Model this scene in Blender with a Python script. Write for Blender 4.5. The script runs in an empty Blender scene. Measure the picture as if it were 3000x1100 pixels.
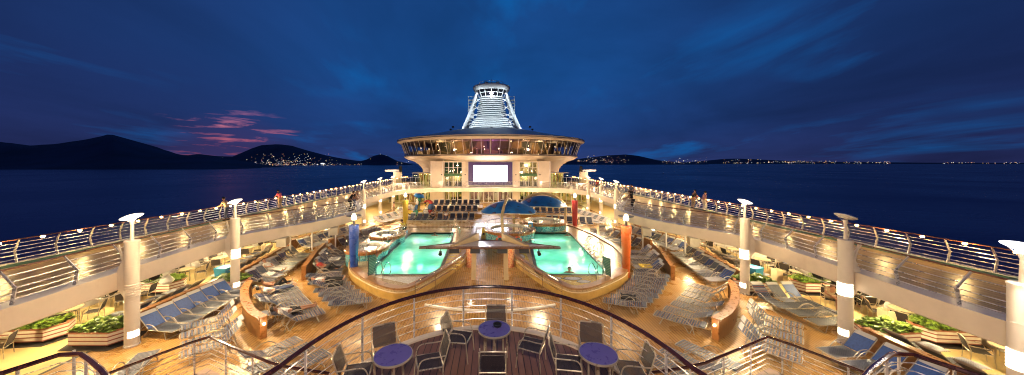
import bpy, bmesh, math, random
from mathutils import Vector, Matrix
from mathutils.geometry import tessellate_polygon
random.seed(7)
R = math.radians
PI = math.pi
SC = bpy.context.scene
COL = SC.collection
ZC = 7.15          # eye height above the pool deck (z = 0)
ZP = 2.85          # promenade / terrace deck level
FPX = 900.0        # focal length in photograph pixels (3000 px wide frame)


def at(px, py, z):
    """photograph pixel -> the point of the horizontal plane z it shows"""
    y = FPX * (ZC - z) / (py - 478.0)
    return ((px - 1440.0) / FPX * y, y, z)


# ---------------------------------------------------------------- scene tree
KIDS = {}
NAMES_USED = {}


def link(o, parent=None):
    COL.objects.link(o)
    if parent is not None:
        o.parent = parent
        KIDS.setdefault(parent.name, []).append(o)
    return o


def tag(o, label=None, cat=None, group=None, kind=None):
    if label: o['label'] = label
    if cat: o['category'] = cat
    if group: o['group'] = group
    if kind: o['kind'] = kind
    return o


def root(name, label, cat, loc=(0, 0, 0), rz=0.0, group=None):
    o = bpy.data.objects.new(name, None)
    o.empty_display_size = .2
    COL.objects.link(o)
    o.location = loc
    o.rotation_euler = (0, 0, rz)
    return tag(o, label, cat, group)


def copy_tree(o, parent=None):
    c = o.copy()
    link(c, parent)
    for ch in KIDS.get(o.name, []):
        copy_tree(ch, c)
    return c


def place(proto, used, loc, rz, label, group=None, name=None):
    """first call moves the prototype itself, later calls copy it with its parts"""
    if proto.name in used:
        o = copy_tree(proto)
    else:
        used.add(proto.name)
        o = proto
    o.location = loc
    o.rotation_euler = (0, 0, rz)
    o['label'] = label
    if group: o['group'] = group
    return o


def share(src, parent, loc, rz=0.0, name=None):
    """a further part with the same mesh"""
    o = bpy.data.objects.new(name or src.name.split('.')[0], src.data)
    link(o, parent)
    o.location = loc
    o.rotation_euler = (0, 0, rz)
    return o


# ---------------------------------------------------------------- mesh builder
class MB:
    def __init__(s):
        s.v = []; s.f = []; s.m = []

    def add(s, vs, fs, mi=0):
        b = len(s.v)
        s.v += [tuple(p) for p in vs]
        for f in fs:
            s.f.append([b + i for i in f]); s.m.append(mi)
        return s

    def box(s, c, d, rz=0.0, mi=0, mat=None):
        hx, hy, hz = d[0] / 2, d[1] / 2, d[2] / 2
        ca, sa = math.cos(rz), math.sin(rz)
        vs = []
        for z in (-hz, hz):
            for x, y in ((-hx, -hy), (hx, -hy), (hx, hy), (-hx, hy)):
                p = Vector((x * ca - y * sa, x * sa + y * ca, z))
                if mat is not None: p = mat @ Vector((x, y, z))
                vs.append((c[0] + p[0], c[1] + p[1], c[2] + p[2]))
        return s.add(vs, [(0, 3, 2, 1), (4, 5, 6, 7), (0, 1, 5, 4), (1, 2, 6, 5), (2, 3, 7, 6), (3, 0, 4, 7)], mi)

    def tube(s, pts, r, n=6, closed=False, mi=0, caps=True):
        pts = [Vector(p) for p in pts]
        N = len(pts)
        rr = r if isinstance(r, (list, tuple)) else [r] * N
        T = []
        for i in range(N):
            a = pts[(i - 1) % N] if (i > 0 or closed) else pts[i]
            b = pts[(i + 1) % N] if (i < N - 1 or closed) else pts[i]
            t = (b - a)
            T.append(t.normalized() if t.length > 1e-9 else Vector((0, 0, 1)))
        u = T[0].orthogonal().normalized()
        vs = []
        for i in range(N):
            u = (u - T[i] * u.dot(T[i]))
            u = u.normalized() if u.length > 1e-6 else T[i].orthogonal().normalized()
            w = T[i].cross(u)
            for k in range(n):
                a = 2 * PI * k / n
                vs.append(pts[i] + (u * math.cos(a) + w * math.sin(a)) * rr[i])
        fs = []
        M = N if closed else N - 1
        for i in range(M):
            j = (i + 1) % N
            for k in range(n):
                l = (k + 1) % n
                fs.append((i * n + k, i * n + l, j * n + l, j * n + k))
        if caps and not closed:
            fs.append(tuple(range(n))[::-1]); fs.append(tuple((N - 1) * n + k for k in range(n)))
        return s.add(vs, fs, mi)

    def cyl(s, p0, p1, r0, r1=None, n=14, mi=0):
        return s.tube([p0, p1], [r0, r0 if r1 is None else r1], n, mi=mi)

    def lathe(s, prof, c=(0, 0, 0), n=32, a0=0.0, a1=2 * PI, mi=0, sx=1.0, sy=1.0):
        full = abs(a1 - a0 - 2 * PI) < 1e-6
        cnt = n if full else n + 1
        vs = []
        for k in range(cnt):
            a = a0 + (a1 - a0) * k / n
            for r, z in prof:
                vs.append((c[0] + r * math.cos(a) * sx, c[1] + r * math.sin(a) * sy, c[2] + z))
        P = len(prof); fs = []
        for k in range(n):
            l = (k + 1) % cnt
            for i in range(P - 1):
                fs.append((k * P + i, l * P + i, l * P + i + 1, k * P + i + 1))
        return s.add(vs, fs, mi)

    def prism(s, poly, z0, z1, holes=(), mi=0, bottom=True, wall_mi=None, hole_walls=True):
        loops = [list(poly)] + [list(h) for h in holes]
        vec = [[Vector((p[0], p[1], 0)) for p in l] for l in loops]
        tris = tessellate_polygon(vec)
        flat = [p for l in loops for p in l]
        wm = mi if wall_mi is None else wall_mi
        n = len(flat)
        s.add([(p[0], p[1], z1) for p in flat], [tuple(t) for t in tris], mi)
        if bottom:
            s.add([(p[0], p[1], z0) for p in flat], [tuple(t)[::-1] for t in tris], mi)
        for li, l in enumerate(loops):
            if li and not hole_walls: continue
            m = len(l)
            s.add([(p[0], p[1], z0) for p in l] + [(p[0], p[1], z1) for p in l],
                  [(i, (i + 1) % m, m + (i + 1) % m, m + i) for i in range(m)], wm)
        return s

    def sheet(s, poly, z, holes=(), mi=0):
        loops = [list(poly)] + [list(h) for h in holes]
        vec = [[Vector((p[0], p[1], 0)) for p in l] for l in loops]
        tris = tessellate_polygon(vec)
        return s.add([(p[0], p[1], z) for l in loops for p in l], [tuple(t) for t in tris], mi)

    def strip(s, A, B, mi=0, closed=False):
        n = len(A)
        fs = [(i, i + 1, n + i + 1, n + i) for i in range(n - 1)]
        if closed: fs.append((n - 1, 0, n, 2 * n - 1))
        return s.add(list(A) + list(B), fs, mi)

    def ball(s, c, r, nu=10, nv=6, mi=0):
        rx, ry, rz_ = r if isinstance(r, (tuple, list)) else (r, r, r)
        vs = [(c[0], c[1], c[2] - rz_)]
        for j in range(1, nv):
            b = -PI / 2 + PI * j / nv
            for i in range(nu):
                a = 2 * PI * i / nu
                vs.append((c[0] + rx * math.cos(b) * math.cos(a), c[1] + ry * math.cos(b) * math.sin(a), c[2] + rz_ * math.sin(b)))
        vs.append((c[0], c[1], c[2] + rz_))
        fs = []
        for i in range(nu): fs.append((0, 1 + (i + 1) % nu, 1 + i))
        for j in range(nv - 2):
            for i in range(nu):
                a = 1 + j * nu; b = a + nu; k = (i + 1) % nu
                fs.append((a + i, a + k, b + k, b + i))
        t = len(vs) - 1; a = 1 + (nv - 2) * nu
        for i in range(nu): fs.append((a + i, a + (i + 1) % nu, t))
        return s.add(vs, fs, mi)

    def xform(s, M):
        s.v = [tuple(M @ Vector(p)) for p in s.v]
        return s

    def build(s, name, mat, parent=None, smooth=35, loc=None, rz=None):
        me = bpy.data.meshes.new(name)
        me.from_pydata(s.v, [], s.f)
        for m in (mat if isinstance(mat, (list, tuple)) else [mat]):
            me.materials.append(m)
        if any(s.m):
            me.polygons.foreach_set('material_index', s.m)
        if smooth:
            me.polygons.foreach_set('use_smooth', [True] * len(me.polygons))
            me.set_sharp_from_angle(angle=R(smooth))
        me.update()
        o = bpy.data.objects.new(name, me)
        link(o, parent)
        if loc is not None: o.location = loc
        if rz is not None: o.rotation_euler = (0, 0, rz)
        return o


def catmull(P, per=6):
    out = []
    n = len(P)
    for i in range(n - 1):
        p0 = P[max(i - 1, 0)]; p1 = P[i]; p2 = P[i + 1]; p3 = P[min(i + 2, n - 1)]
        for k in range(per):
            t = k / per
            out.append(tuple(0.5 * (2 * b + (c - a) * t + (2 * a - 5 * b + 4 * c - d) * t * t + (3 * b - a - 3 * c + d) * t ** 3)
                             for a, b, c, d in zip(p0, p1, p2, p3)))
    out.append(tuple(P[-1]))
    return out


def resample(P, step=None, n=None):
    P = [Vector(p) for p in P]
    L = [0.0]
    for a, b in zip(P, P[1:]): L.append(L[-1] + (b - a).length)
    n = n or max(2, int(round(L[-1] / step)) + 1)
    out = []; j = 0
    for i in range(n):
        d = L[-1] * i / (n - 1)
        while j < len(L) - 2 and L[j + 1] < d: j += 1
        t = (d - L[j]) / max(L[j + 1] - L[j], 1e-9)
        out.append(P[j].lerp(P[j + 1], min(max(t, 0), 1)))
    return out


def normals2d(P, side):
    """unit normals to the right (side=1) or left (side=-1) of a plan polyline"""
    out = []
    for i in range(len(P)):
        a = P[max(i - 1, 0)]; b = P[min(i + 1, len(P) - 1)]
        t = Vector((b[0] - a[0], b[1] - a[1]))
        t = t.normalized() if t.length > 1e-9 else Vector((0, 1))
        out.append(Vector((t[1], -t[0])) * side)
    return out


# ---------------------------------------------------------------- materials
def new_mat(name):
    m = bpy.data.materials.new(name); m.use_nodes = True
    nt = m.node_tree
    return m, nt, nt.nodes['Principled BSDF']


def N(nt, typ, **kw):
    n = nt.nodes.new(typ)
    for k, v in kw.items(): setattr(n, k, v)
    return n


def noise(nt, scale, detail=3.0, rough=.55, vec=None, co='Object'):
    t = N(nt, 'ShaderNodeTexNoise')
    t.inputs['Scale'].default_value = scale
    t.inputs['Detail'].default_value = detail
    t.inputs['Roughness'].default_value = rough
    if vec is None:
        c = N(nt, 'ShaderNodeTexCoord'); vec = c.outputs[co]
    nt.links.new(vec, t.inputs['Vector'])
    return t


def ramp(nt, fac, stops):
    r = N(nt, 'ShaderNodeValToRGB')
    e = r.color_ramp.elements
    while len(e) < len(stops): e.new(.5)
    for el, (p, c) in zip(e, stops):
        el.position = p
        el.color = (c, c, c, 1) if isinstance(c, (int, float)) else (*c, 1)
    nt.links.new(fac, r.inputs['Fac'])
    return r


def mixc(nt, fac, a, b, mode='MIX'):
    m = N(nt, 'ShaderNodeMix', data_type='RGBA', blend_type=mode)
    for sock, v in ((m.inputs['Factor'], fac), (m.inputs['A'], a), (m.inputs['B'], b)):
        if hasattr(v, 'links'): nt.links.new(v, sock)
        elif isinstance(v, (int, float)): sock.default_value = v
        else: sock.default_value = (*v, 1)
    return m.outputs['Result']


def bump(nt, b, height, strength=.2, dist=.02):
    n = N(nt, 'ShaderNodeBump')
    n.inputs['Strength'].default_value = strength
    n.inputs['Distance'].default_value = dist
    nt.links.new(height, n.inputs['Height'])
    nt.links.new(n.outputs['Normal'], b.inputs['Normal'])
    return n


def plain(name, col, rough=.5, metal=0.0, var=.12, scale=3.0, coat=0.0, spec=.5, dirt=None, bmp=0.0, bscale=60):
    """painted / cloth / metal surface with a little tonal unevenness"""
    m, nt, b = new_mat(name)
    n1 = noise(nt, scale, 5, .6)
    lo = tuple(c * (1 - var) for c in col); hi = tuple(min(1, c * (1 + var * .6)) for c in col)
    c = ramp(nt, n1.outputs['Fac'], [(.3, lo), (.7, hi)]).outputs['Color']
    if dirt:
        n2 = noise(nt, scale * .6, 8, .7)
        f = ramp(nt, n2.outputs['Fac'], [(.52, 0.0), (.75, .45)]).outputs['Color']
        c = mixc(nt, f, c, dirt)
    nt.links.new(c, b.inputs['Base Color'])
    rr = ramp(nt, n1.outputs['Fac'], [(.3, max(.03, rough - .07)), (.7, min(1, rough + .08))])
    nt.links.new(rr.outputs['Color'], b.inputs['Roughness'])
    b.inputs['Metallic'].default_value = metal
    b.inputs['Specular IOR Level'].default_value = spec
    b.inputs['Coat Weight'].default_value = coat
    b.inputs['Coat Roughness'].default_value = .08
    if bmp:
        n3 = noise(nt, bscale, 3, .6)
        bump(nt, b, n3.outputs['Fac'], bmp, .01)
    return m


def emit(name, col, strength):
    m, nt, b = new_mat(name)
    nt.nodes.remove(b)
    e = N(nt, 'ShaderNodeEmission')
    e.inputs['Color'].default_value = (*col, 1); e.inputs['Strength'].default_value = strength
    nt.links.new(e.outputs[0], nt.nodes['Material Output'].inputs['Surface'])
    return m


def planks(name, c1, c2, seam, pw=.12, pl=2.4, rot=0.0, rough=(.12, .4), wet=.35, wscale=.9, ripple=.12, coat=0.0, fine=26, spec=.5):
    """laid deck boards with dark caulked seams, tonal board-to-board change and wet gloss"""
    m, nt, b = new_mat(name)
    tc = N(nt, 'ShaderNodeTexCoord')
    mp = N(nt, 'ShaderNodeMapping')
    mp.inputs['Rotation'].default_value = (0, 0, rot)
    nt.links.new(tc.outputs['Object'], mp.inputs['Vector'])
    br = N(nt, 'ShaderNodeTexBrick')
    br.offset = .37
    br.inputs['Scale'].default_value = 1.0
    br.inputs['Brick Width'].default_value = pl
    br.inputs['Row Height'].default_value = pw
    br.inputs['Mortar Size'].default_value = pw * .07
    br.inputs['Mortar Smooth'].default_value = .3
    br.inputs['Bias'].default_value = 0.0
    br.inputs['Color1'].default_value = (*c1, 1)
    br.inputs['Color2'].default_value = (*c2, 1)
    br.inputs['Mortar'].default_value = (*seam, 1)
    nt.links.new(mp.outputs[0], br.inputs['Vector'])
    st = N(nt, 'ShaderNodeMapping'); st.inputs['Scale'].default_value = (1.2, 9, 1)
    nt.links.new(mp.outputs[0], st.inputs['Vector'])
    gr = noise(nt, 3.0, 6, .65, st.outputs[0])
    c = mixc(nt, .45, br.outputs['Color'], ramp(nt, gr.outputs['Fac'], [(.3, .45), (.7, 1.0)]).outputs['Color'], 'MULTIPLY')
    big = noise(nt, .35, 5, .6)
    c = mixc(nt, .4, c, ramp(nt, big.outputs['Fac'], [(.35, .55), (.65, 1.0)]).outputs['Color'], 'MULTIPLY')
    nt.links.new(c, b.inputs['Base Color'])
    wn = noise(nt, wscale, 6, .62)
    rr = ramp(nt, wn.outputs['Fac'], [(.5 - wet * .35, rough[0]), (.62, rough[1])])
    nt.links.new(rr.outputs['Color'], b.inputs['Roughness'])
    rp = noise(nt, fine, 3, .55)
    ad = N(nt, 'ShaderNodeMath', operation='MULTIPLY_ADD')
    nt.links.new(br.outputs['Fac'], ad.inputs[0]); ad.inputs[1].default_value = -.8
    nt.links.new(rp.outputs['Fac'], ad.inputs[2])
    bump(nt, b, ad.outputs[0], ripple, .02)
    b.inputs['Coat Weight'].default_value = coat
    b.inputs['Specular IOR Level'].default_value = spec
    return m


def stripes(name, ca, cb, n_per_m, duty=.5, axis=2, rough=.5):
    """painted bands across one object axis"""
    m, nt, b = new_mat(name)
    tc = N(nt, 'ShaderNodeTexCoord'); sp = N(nt, 'ShaderNodeSeparateXYZ')
    nt.links.new(tc.outputs['Object'], sp.inputs[0])
    mu = N(nt, 'ShaderNodeMath', operation='MULTIPLY'); mu.inputs[1].default_value = n_per_m
    nt.links.new(sp.outputs[axis], mu.inputs[0])
    fr = N(nt, 'ShaderNodeMath', operation='FRACT'); nt.links.new(mu.outputs[0], fr.inputs[0])
    gt = N(nt, 'ShaderNodeMath', operation='GREATER_THAN'); gt.inputs[1].default_value = duty
    nt.links.new(fr.outputs[0], gt.inputs[0])
    n1 = noise(nt, 4, 5, .6)
    c = mixc(nt, gt.outputs[0], ca, cb)
    c = mixc(nt, .5, c, ramp(nt, n1.outputs['Fac'], [(.3, .7), (.7, 1.0)]).outputs['Color'], 'MULTIPLY')
    nt.links.new(c, b.inputs['Base Color']); b.inputs['Roughness'].default_value = rough
    return m


def mosaic(name, cols, scale=14.0, rough=.18, grout=(.3, .34, .34), metric='CHEBYCHEV'):
    m, nt, b = new_mat(name)
    tc = N(nt, 'ShaderNodeTexCoord')
    vo = N(nt, 'ShaderNodeTexVoronoi'); vo.inputs['Scale'].default_value = scale
    vo.inputs['Randomness'].default_value = .55
    nt.links.new(tc.outputs['Object'], vo.inputs['Vector'])
    sp = N(nt, 'ShaderNodeSeparateColor'); nt.links.new(vo.outputs['Color'], sp.inputs[0])
    k = len(cols)
    r = ramp(nt, sp.outputs[0], [(i / k, c) for i, c in enumerate(cols)])
    r.color_ramp.interpolation = 'CONSTANT'
    vd = N(nt, 'ShaderNodeTexVoronoi'); vd.feature = 'DISTANCE_TO_EDGE'
    vd.inputs['Scale'].default_value = scale; vd.inputs['Randomness'].default_value = .55
    nt.links.new(tc.outputs['Object'], vd.inputs['Vector'])
    g = ramp(nt, vd.outputs['Distance'], [(.03, 0.0), (.06, 1.0)])
    nt.links.new(mixc(nt, g.outputs['Color'], grout, r.outputs['Color']), b.inputs['Base Color'])
    b.inputs['Roughness'].default_value = rough
    return m


M = {}
M['white'] = plain('white_paint', (.74, .70, .68), .42, var=.06, dirt=(.5, .42, .36))
M['column'] = plain('column_paint', (.74, .65, .54), .42, var=.07, scale=1.5, dirt=(.5, .40, .3))
M['cream'] = plain('cream_paint', (.72, .60, .47), .5, var=.07, scale=1.2, dirt=(.5, .38, .27))
M['steel'] = plain('rail_steel', (.72, .68, .66), .28, .55, var=.1)
M['chrome'] = plain('chrome', (.7, .68, .66), .14, 1.0, var=.08)
M['mahogany'] = plain('varnished_mahogany', (.055, .014, .010), .16, var=.35, scale=9, coat=.8)
M['railcap'] = plain('brown_rail_cap', (.16, .065, .035), .3, var=.3, scale=4)
M['teakcap'] = plain('teak_cap', (.33, .135, .04), .3, var=.35, scale=6, coat=.3)
M['teak'] = plain('teak_panel', (.31, .15, .056), .34, var=.3, scale=5, coat=.2)
M['deck'] = planks('teak_deck', (.56, .31, .095), (.48, .255, .078), (.09, .045, .018), .13, 3.0, R(90), (.13, .46), .42, .55, .10, spec=.38)
M['side'] = plain('side_walkway', (.74, .55, .25), .42, var=.16, scale=1.4, dirt=(.44, .29, .12))
M['terrace'] = planks('terrace_deck', (.27, .125, .085), (.22, .10, .066), (.025, .011, .01), .14, 2.6, R(90), (.3, .5), .2, .8, .05)
M['landing'] = planks('landing_tiles', (.42, .22, .14), (.36, .18, .11), (.15, .08, .05), .4, .4, 0, (.3, .5), .2, .8, .05)
M['prom'] = planks('promenade_deck', (.60, .40, .13), (.53, .35, .11), (.30, .18, .06), .3, 4.0, R(90), (.27, .40), .6, .5, .04)
M['green'] = plain('green_gutter', (.03, .09, .055), .5, var=.3)
M['joint'] = plain('dark_joint', (.06, .05, .045), .6)
M['mat'] = plain('rubber_mat', (.04, .035, .035), .7)
M['navy'] = plain('navy_mesh', (.012, .016, .042), .6, var=.25, scale=30, bmp=.2, bscale=250)
M['bluevinyl'] = plain('blue_vinyl', (.035, .085, .27), .45, var=.25, scale=12)
M['greystrap'] = plain('grey_strap', (.105, .115, .145), .45, var=.25, scale=12)
M['navystrap'] = plain('navy_strap', (.040, .050, .105), .45, var=.3, scale=12)
M['whitestrap'] = plain('white_strap', (.46, .44, .42), .45, var=.1)
M['palestrap'] = plain('pale_strap', (.33, .34, .40), .45, var=.15)
M['midstrap'] = plain('mid_strap', (.15, .155, .175), .45, var=.2)
M['lframe'] = plain('lounger_frame', (.42, .37, .31), .32, .35, var=.1)
M['cframe'] = plain('chair_frame', (.62, .52, .38), .3, .55, var=.12)
M['sling'] = plain('brown_sling', (.030, .022, .022), .65, var=.3, scale=40, bmp=.15, bscale=300)
M['purple'] = plain('violet_laminate', (.145, .112, .36), .3, var=.14, scale=7, dirt=(.2, .17, .4))
M['tablecream'] = plain('cream_laminate', (.70, .56, .36), .35, var=.08)
M['planter'] = stripes('planter_boards', (.88, .80, .66), (.34, .10, .06), 6.6, .70, 2, .45)
M['soil'] = plain('soil', (.035, .02, .012), .9, var=.4, scale=30)
M['redcap'] = plain('red_cap', (.40, .15, .085), .45)
M['tile'] = mosaic('turquoise_tile', [(.02, .20, .26), (.04, .33, .36), (.10, .42, .42), (.02, .14, .24), (.22, .5, .5)], 13)
M['orangetile'] = mosaic('orange_tile', [(.55, .17, .05), (.62, .25, .08), (.45, .11, .04), (.66, .36, .14)], 14)
M['yellowtile'] = mosaic('yellow_tile', [(.60, .42, .06), (.52, .36, .05), (.66, .50, .12), (.50, .30, .04)], 9, .22, (.3, .22, .08))
M['sandtile'] = mosaic('sand_tile', [(.46, .34, .18), (.52, .39, .22), (.40, .29, .15), (.55, .44, .27)], 16, .2, (.26, .19, .1))
M['whitetile'] = mosaic('white_tile', [(.66, .63, .55), (.72, .70, .62), (.6, .56, .47)], 14, .2, (.4, .36, .28))
M['poolwall'] = mosaic('pool_tile', [(.16, .52, .47), (.22, .60, .54), (.12, .45, .42)], 6, .2, (.35, .6, .55))
M['black'] = plain('black_plastic', (.012, .012, .014), .4, var=.3)
M['darkmetal'] = plain('dark_metal', (.05, .045, .045), .35, .6)
M['blue'] = plain('blue_column_paint', (.022, .055, .27), .28, var=.1, coat=.3)
M['orange'] = plain('orange_column_paint', (.60, .13, .025), .3, var=.1, coat=.3)
M['yellow'] = plain('yellow_column_paint', (.62, .42, .04), .35, var=.1, coat=.2)
M['red'] = plain('red_column_paint', (.42, .03, .03), .33, var=.1, coat=.2)
M['dish'] = plain('dish_enamel', (.78, .74, .66), .4, var=.05)
M['signgreen'] = stripes('sign_board', (.05, .17, .12), (.42, .5, .42), 11.0, .86, 2, .4)
M['bluebin'] = plain('blue_bin', (.06, .33, .55), .4)
M['bluesign'] = plain('blue_sign', (.05, .25, .5), .4)
M['yellowsign'] = plain('yellow_sign', (.75, .5, .04), .4)
M['buoy'] = plain('buoy_orange', (.62, .12, .06), .45)
M['tan'] = plain('tan_panel', (.50, .36, .19), .4, var=.12, scale=2)
M['roofsheet'] = plain('canopy_sheet', (.84, .80, .86), .24, var=.14, scale=1.2, coat=.6, spec=.8)
M['speakerbox'] = plain('speaker_cabinet', (.5, .45, .36), .45)
M['windark'] = plain('dark_window', (.010, .011, .016), .08, var=.3)
M['hill'] = plain('hill_scrub', (.060, .060, .105), .95, var=.5, scale=.004)
M['hullwhite'] = plain('hull_white', (.6, .58, .56), .5, scale=.2)
M['skin'] = plain('skin', (.48, .25, .16), .5, var=.1)
M['skin2'] = plain('tanned_skin', (.34, .165, .10), .5, var=.1)
M['hairdark'] = plain('dark_hair', (.018, .011, .008), .5, var=.3, scale=40)
M['hairfair'] = plain('fair_hair', (.55, .38, .2), .5, var=.2, scale=40)
for nm, c in (('cloth_black', (.016, .015, .017)), ('cloth_white', (.7, .67, .64)), ('cloth_pink', (.66, .10, .20)), ('cloth_blue', (.06, .12, .32)),
              ('cloth_yellow', (.66, .50, .10)), ('cloth_red', (.4, .04, .03)), ('cloth_denim', (.07, .09, .17)), ('cloth_rose', (.5, .26, .28)), ('cloth_beige', (.45, .34, .22))):
    M[nm] = plain(nm, c, .8, var=.2, scale=14, bmp=.15, bscale=120)
M['eye'] = plain('eye', (.02, .015, .012), .2)
WARM = (1.0, .74, .42)
M['lampwarm'] = emit('lamp_warm', (1.0, .66, .30), 60)
M['lampdot'] = emit('rail_lamp_glow', (1.0, .50, .14), 75)
M['lampband'] = emit('lamp_band', (1.0, .82, .58), 5.0)
M['lampcool'] = emit('lamp_cool', (.85, .9, 1.0), 60)
M['soffitlamp'] = emit('soffit_lamp', (1.0, .75, .40), 22)
M['bulb'] = emit('lamp_bulb', (1.0, .80, .52), 16)
M['dishglow'] = emit('lit_dish_glass', (1.0, .84, .62), 3.2)
M['dishcool'] = emit('lit_dish_glass_cool', (.93, .93, 1.0), 3.5)
M['screen'] = emit('screen_light', (.93, .93, 1.0), 4.2)
M['strip'] = emit('strip_light', (1.0, .80, .42), 1.6)
M['screenframe'] = plain('screen_frame', (.06, .035, .16), .4)


def leafmat(name, lo, hi):
    m, nt, b = new_mat(name)
    oi = N(nt, 'ShaderNodeNewGeometry')
    r = ramp(nt, oi.outputs['Random Per Island'], [(0.0, lo), (.6, tuple((a + c) / 2 for a, c in zip(lo, hi))), (1.0, hi)])
    nt.links.new(r.outputs['Color'], b.inputs['Base Color'])
    b.inputs['Roughness'].default_value = .45
    b.inputs['Subsurface Weight'].default_value = 0.0
    return m


M['leaf'] = leafmat('leaves', (.055, .13, .016), (.30, .42, .06))


def fabric_blotch(name):
    m, nt, b = new_mat(name)
    n1 = noise(nt, 1.1, 2, .4)
    r = ramp(nt, n1.outputs['Fac'], [(.30, (.04, .10, .26)), (.44, (.02, .15, .44)), (.56, (.025, .17, .50)), (.62, (.015, .03, .09)), (.66, (.21, .12, .2)), (.75, (.16, .08, .16))])
    nt.links.new(r.outputs['Color'], b.inputs['Base Color']); b.inputs['Roughness'].default_value = .4
    return m


M['canopyblue'] = fabric_blotch('blue_canopy_cloth')
M['patchwork'] = mosaic('patchwork_paint', [(.45, .05, .04), (.6, .4, .04), (.02, .08, .22), (.04, .2, .12), (.5, .2, .04), (.55, .5, .45)], 1.6, .35, (.01, .01, .01))


def glass_mat(name, tint=.75, col=(1, 1, 1), rough=.02):
    m, nt, b = new_mat(name)
    nt.nodes.remove(b)
    t = N(nt, 'ShaderNodeBsdfTransparent'); t.inputs[0].default_value = (tint * col[0], tint * col[1], tint * col[2], 1)
    g = N(nt, 'ShaderNodeBsdfGlossy'); g.inputs['Roughness'].default_value = rough
    fr = N(nt, 'ShaderNodeFresnel'); fr.inputs[0].default_value = 1.5
    mx = N(nt, 'ShaderNodeMixShader')
    nt.links.new(fr.outputs[0], mx.inputs[0]); nt.links.new(t.outputs[0], mx.inputs[1]); nt.links.new(g.outputs[0], mx.inputs[2])
    nt.links.new(mx.outputs[0], nt.nodes['Material Output'].inputs['Surface'])
    return m


def mesh_sling(name, col, open_):
    m, nt, b = new_mat(name)
    n1 = noise(nt, 30, 3, .6)
    nt.links.new(ramp(nt, n1.outputs['Fac'], [(.3, tuple(c * .7 for c in col)), (.7, col)]).outputs['Color'], b.inputs['Base Color'])
    b.inputs['Roughness'].default_value = .6
    t = N(nt, 'ShaderNodeBsdfTransparent'); mx = N(nt, 'ShaderNodeMixShader'); mx.inputs[0].default_value = open_
    nt.links.new(b.outputs[0], mx.inputs[1]); nt.links.new(t.outputs[0], mx.inputs[2])
    nt.links.new(mx.outputs[0], nt.nodes['Material Output'].inputs['Surface'])
    return m


M['meshback'] = mesh_sling('open_weave_sling', (.05, .04, .05), .36)
M['glass'] = glass_mat('window_glass', .82, (.95, 1, .93))
M['glassdark'] = glass_mat('tinted_glass', .62, (.95, .92, .9))


def water_mat(name, col, foam=.45, tint=(.45, .95, .85), rip=5.0, strength=.5):
    """pool water: see-through tinted body, milky churned patches, glossy surface"""
    m, nt, b = new_mat(name)
    nt.nodes.remove(b)
    t = N(nt, 'ShaderNodeBsdfTransparent'); t.inputs[0].default_value = (*tint, 1)
    d = N(nt, 'ShaderNodeBsdfDiffuse')
    n0 = noise(nt, .22, 4, .6)
    cr = ramp(nt, n0.outputs['Fac'], [(.36, col), (.70, (.60, .86, .76))])
    nt.links.new(cr.outputs['Color'], d.inputs[0])
    tl = N(nt, 'ShaderNodeBsdfTranslucent'); nt.links.new(cr.outputs['Color'], tl.inputs[0])
    md = N(nt, 'ShaderNodeMixShader'); md.inputs[0].default_value = .6
    nt.links.new(d.outputs[0], md.inputs[1]); nt.links.new(tl.outputs[0], md.inputs[2])
    f = ramp(nt, n0.outputs['Fac'], [(.35, foam * .8), (.7, min(.95, foam * 1.35))])
    mx = N(nt, 'ShaderNodeMixShader')
    nt.links.new(f.outputs['Color'], mx.inputs[0]); nt.links.new(t.outputs[0], mx.inputs[1]); nt.links.new(md.outputs[0], mx.inputs[2])
    g = N(nt, 'ShaderNodeBsdfGlossy'); g.inputs['Roughness'].default_value = .06
    fr = N(nt, 'ShaderNodeFresnel'); fr.inputs[0].default_value = 1.33
    n1 = noise(nt, rip, 3, .5)
    bp = N(nt, 'ShaderNodeBump'); bp.inputs['Strength'].default_value = strength; bp.inputs['Distance'].default_value = .03
    nt.links.new(n1.outputs['Fac'], bp.inputs['Height'])
    nt.links.new(bp.outputs[0], g.inputs['Normal']); nt.links.new(bp.outputs[0], fr.inputs['Normal'])
    m2 = N(nt, 'ShaderNodeMixShader')
    nt.links.new(fr.outputs[0], m2.inputs[0]); nt.links.new(mx.outputs[0], m2.inputs[1]); nt.links.new(g.outputs[0], m2.inputs[2])
    nt.links.new(m2.outputs[0], nt.nodes['Material Output'].inputs['Surface'])
    return m


M['water'] = water_mat('pool_water', (.20, .62, .43), .82)
M['spawater'] = water_mat('spa_water', (.75, .85, .82), .7, (.8, .95, .92), 5, .25)


def sea_mat():
    m, nt, b = new_mat('sea_water')
    b.inputs['Base Color'].default_value = (.095, .040, .175, 1)
    nr = noise(nt, .006, 5, .6)
    nt.links.new(ramp(nt, nr.outputs['Fac'], [(.3, .2), (.7, .36)]).outputs['Color'], b.inputs['Roughness'])
    b.inputs['IOR'].default_value = 1.33
    tc = N(nt, 'ShaderNodeTexCoord'); mp = N(nt, 'ShaderNodeMapping')
    mp.inputs['Scale'].default_value = (.05, .16, 1)
    nt.links.new(tc.outputs['Object'], mp.inputs['Vector'])
    n1 = noise(nt, 1.0, 6, .6, mp.outputs[0])
    bump(nt, b, n1.outputs['Fac'], .3, 1.5)
    return m


M['sea'] = sea_mat()
# ================================================================ camera
cd = bpy.data.cameras.new('camera'); cam = bpy.data.objects.new('camera', cd); COL.objects.link(cam)
cam.location = (0, 0, ZC); cam.rotation_euler = (R(90), 0, 0)
cd.sensor_width = 36.0; cd.lens = 36.0 * FPX / 3000.0
cd.shift_x = 60 / 3000.0; cd.shift_y = -72 / 3000.0
cd.clip_start = .1; cd.clip_end = 120000
SC.camera = cam

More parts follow.
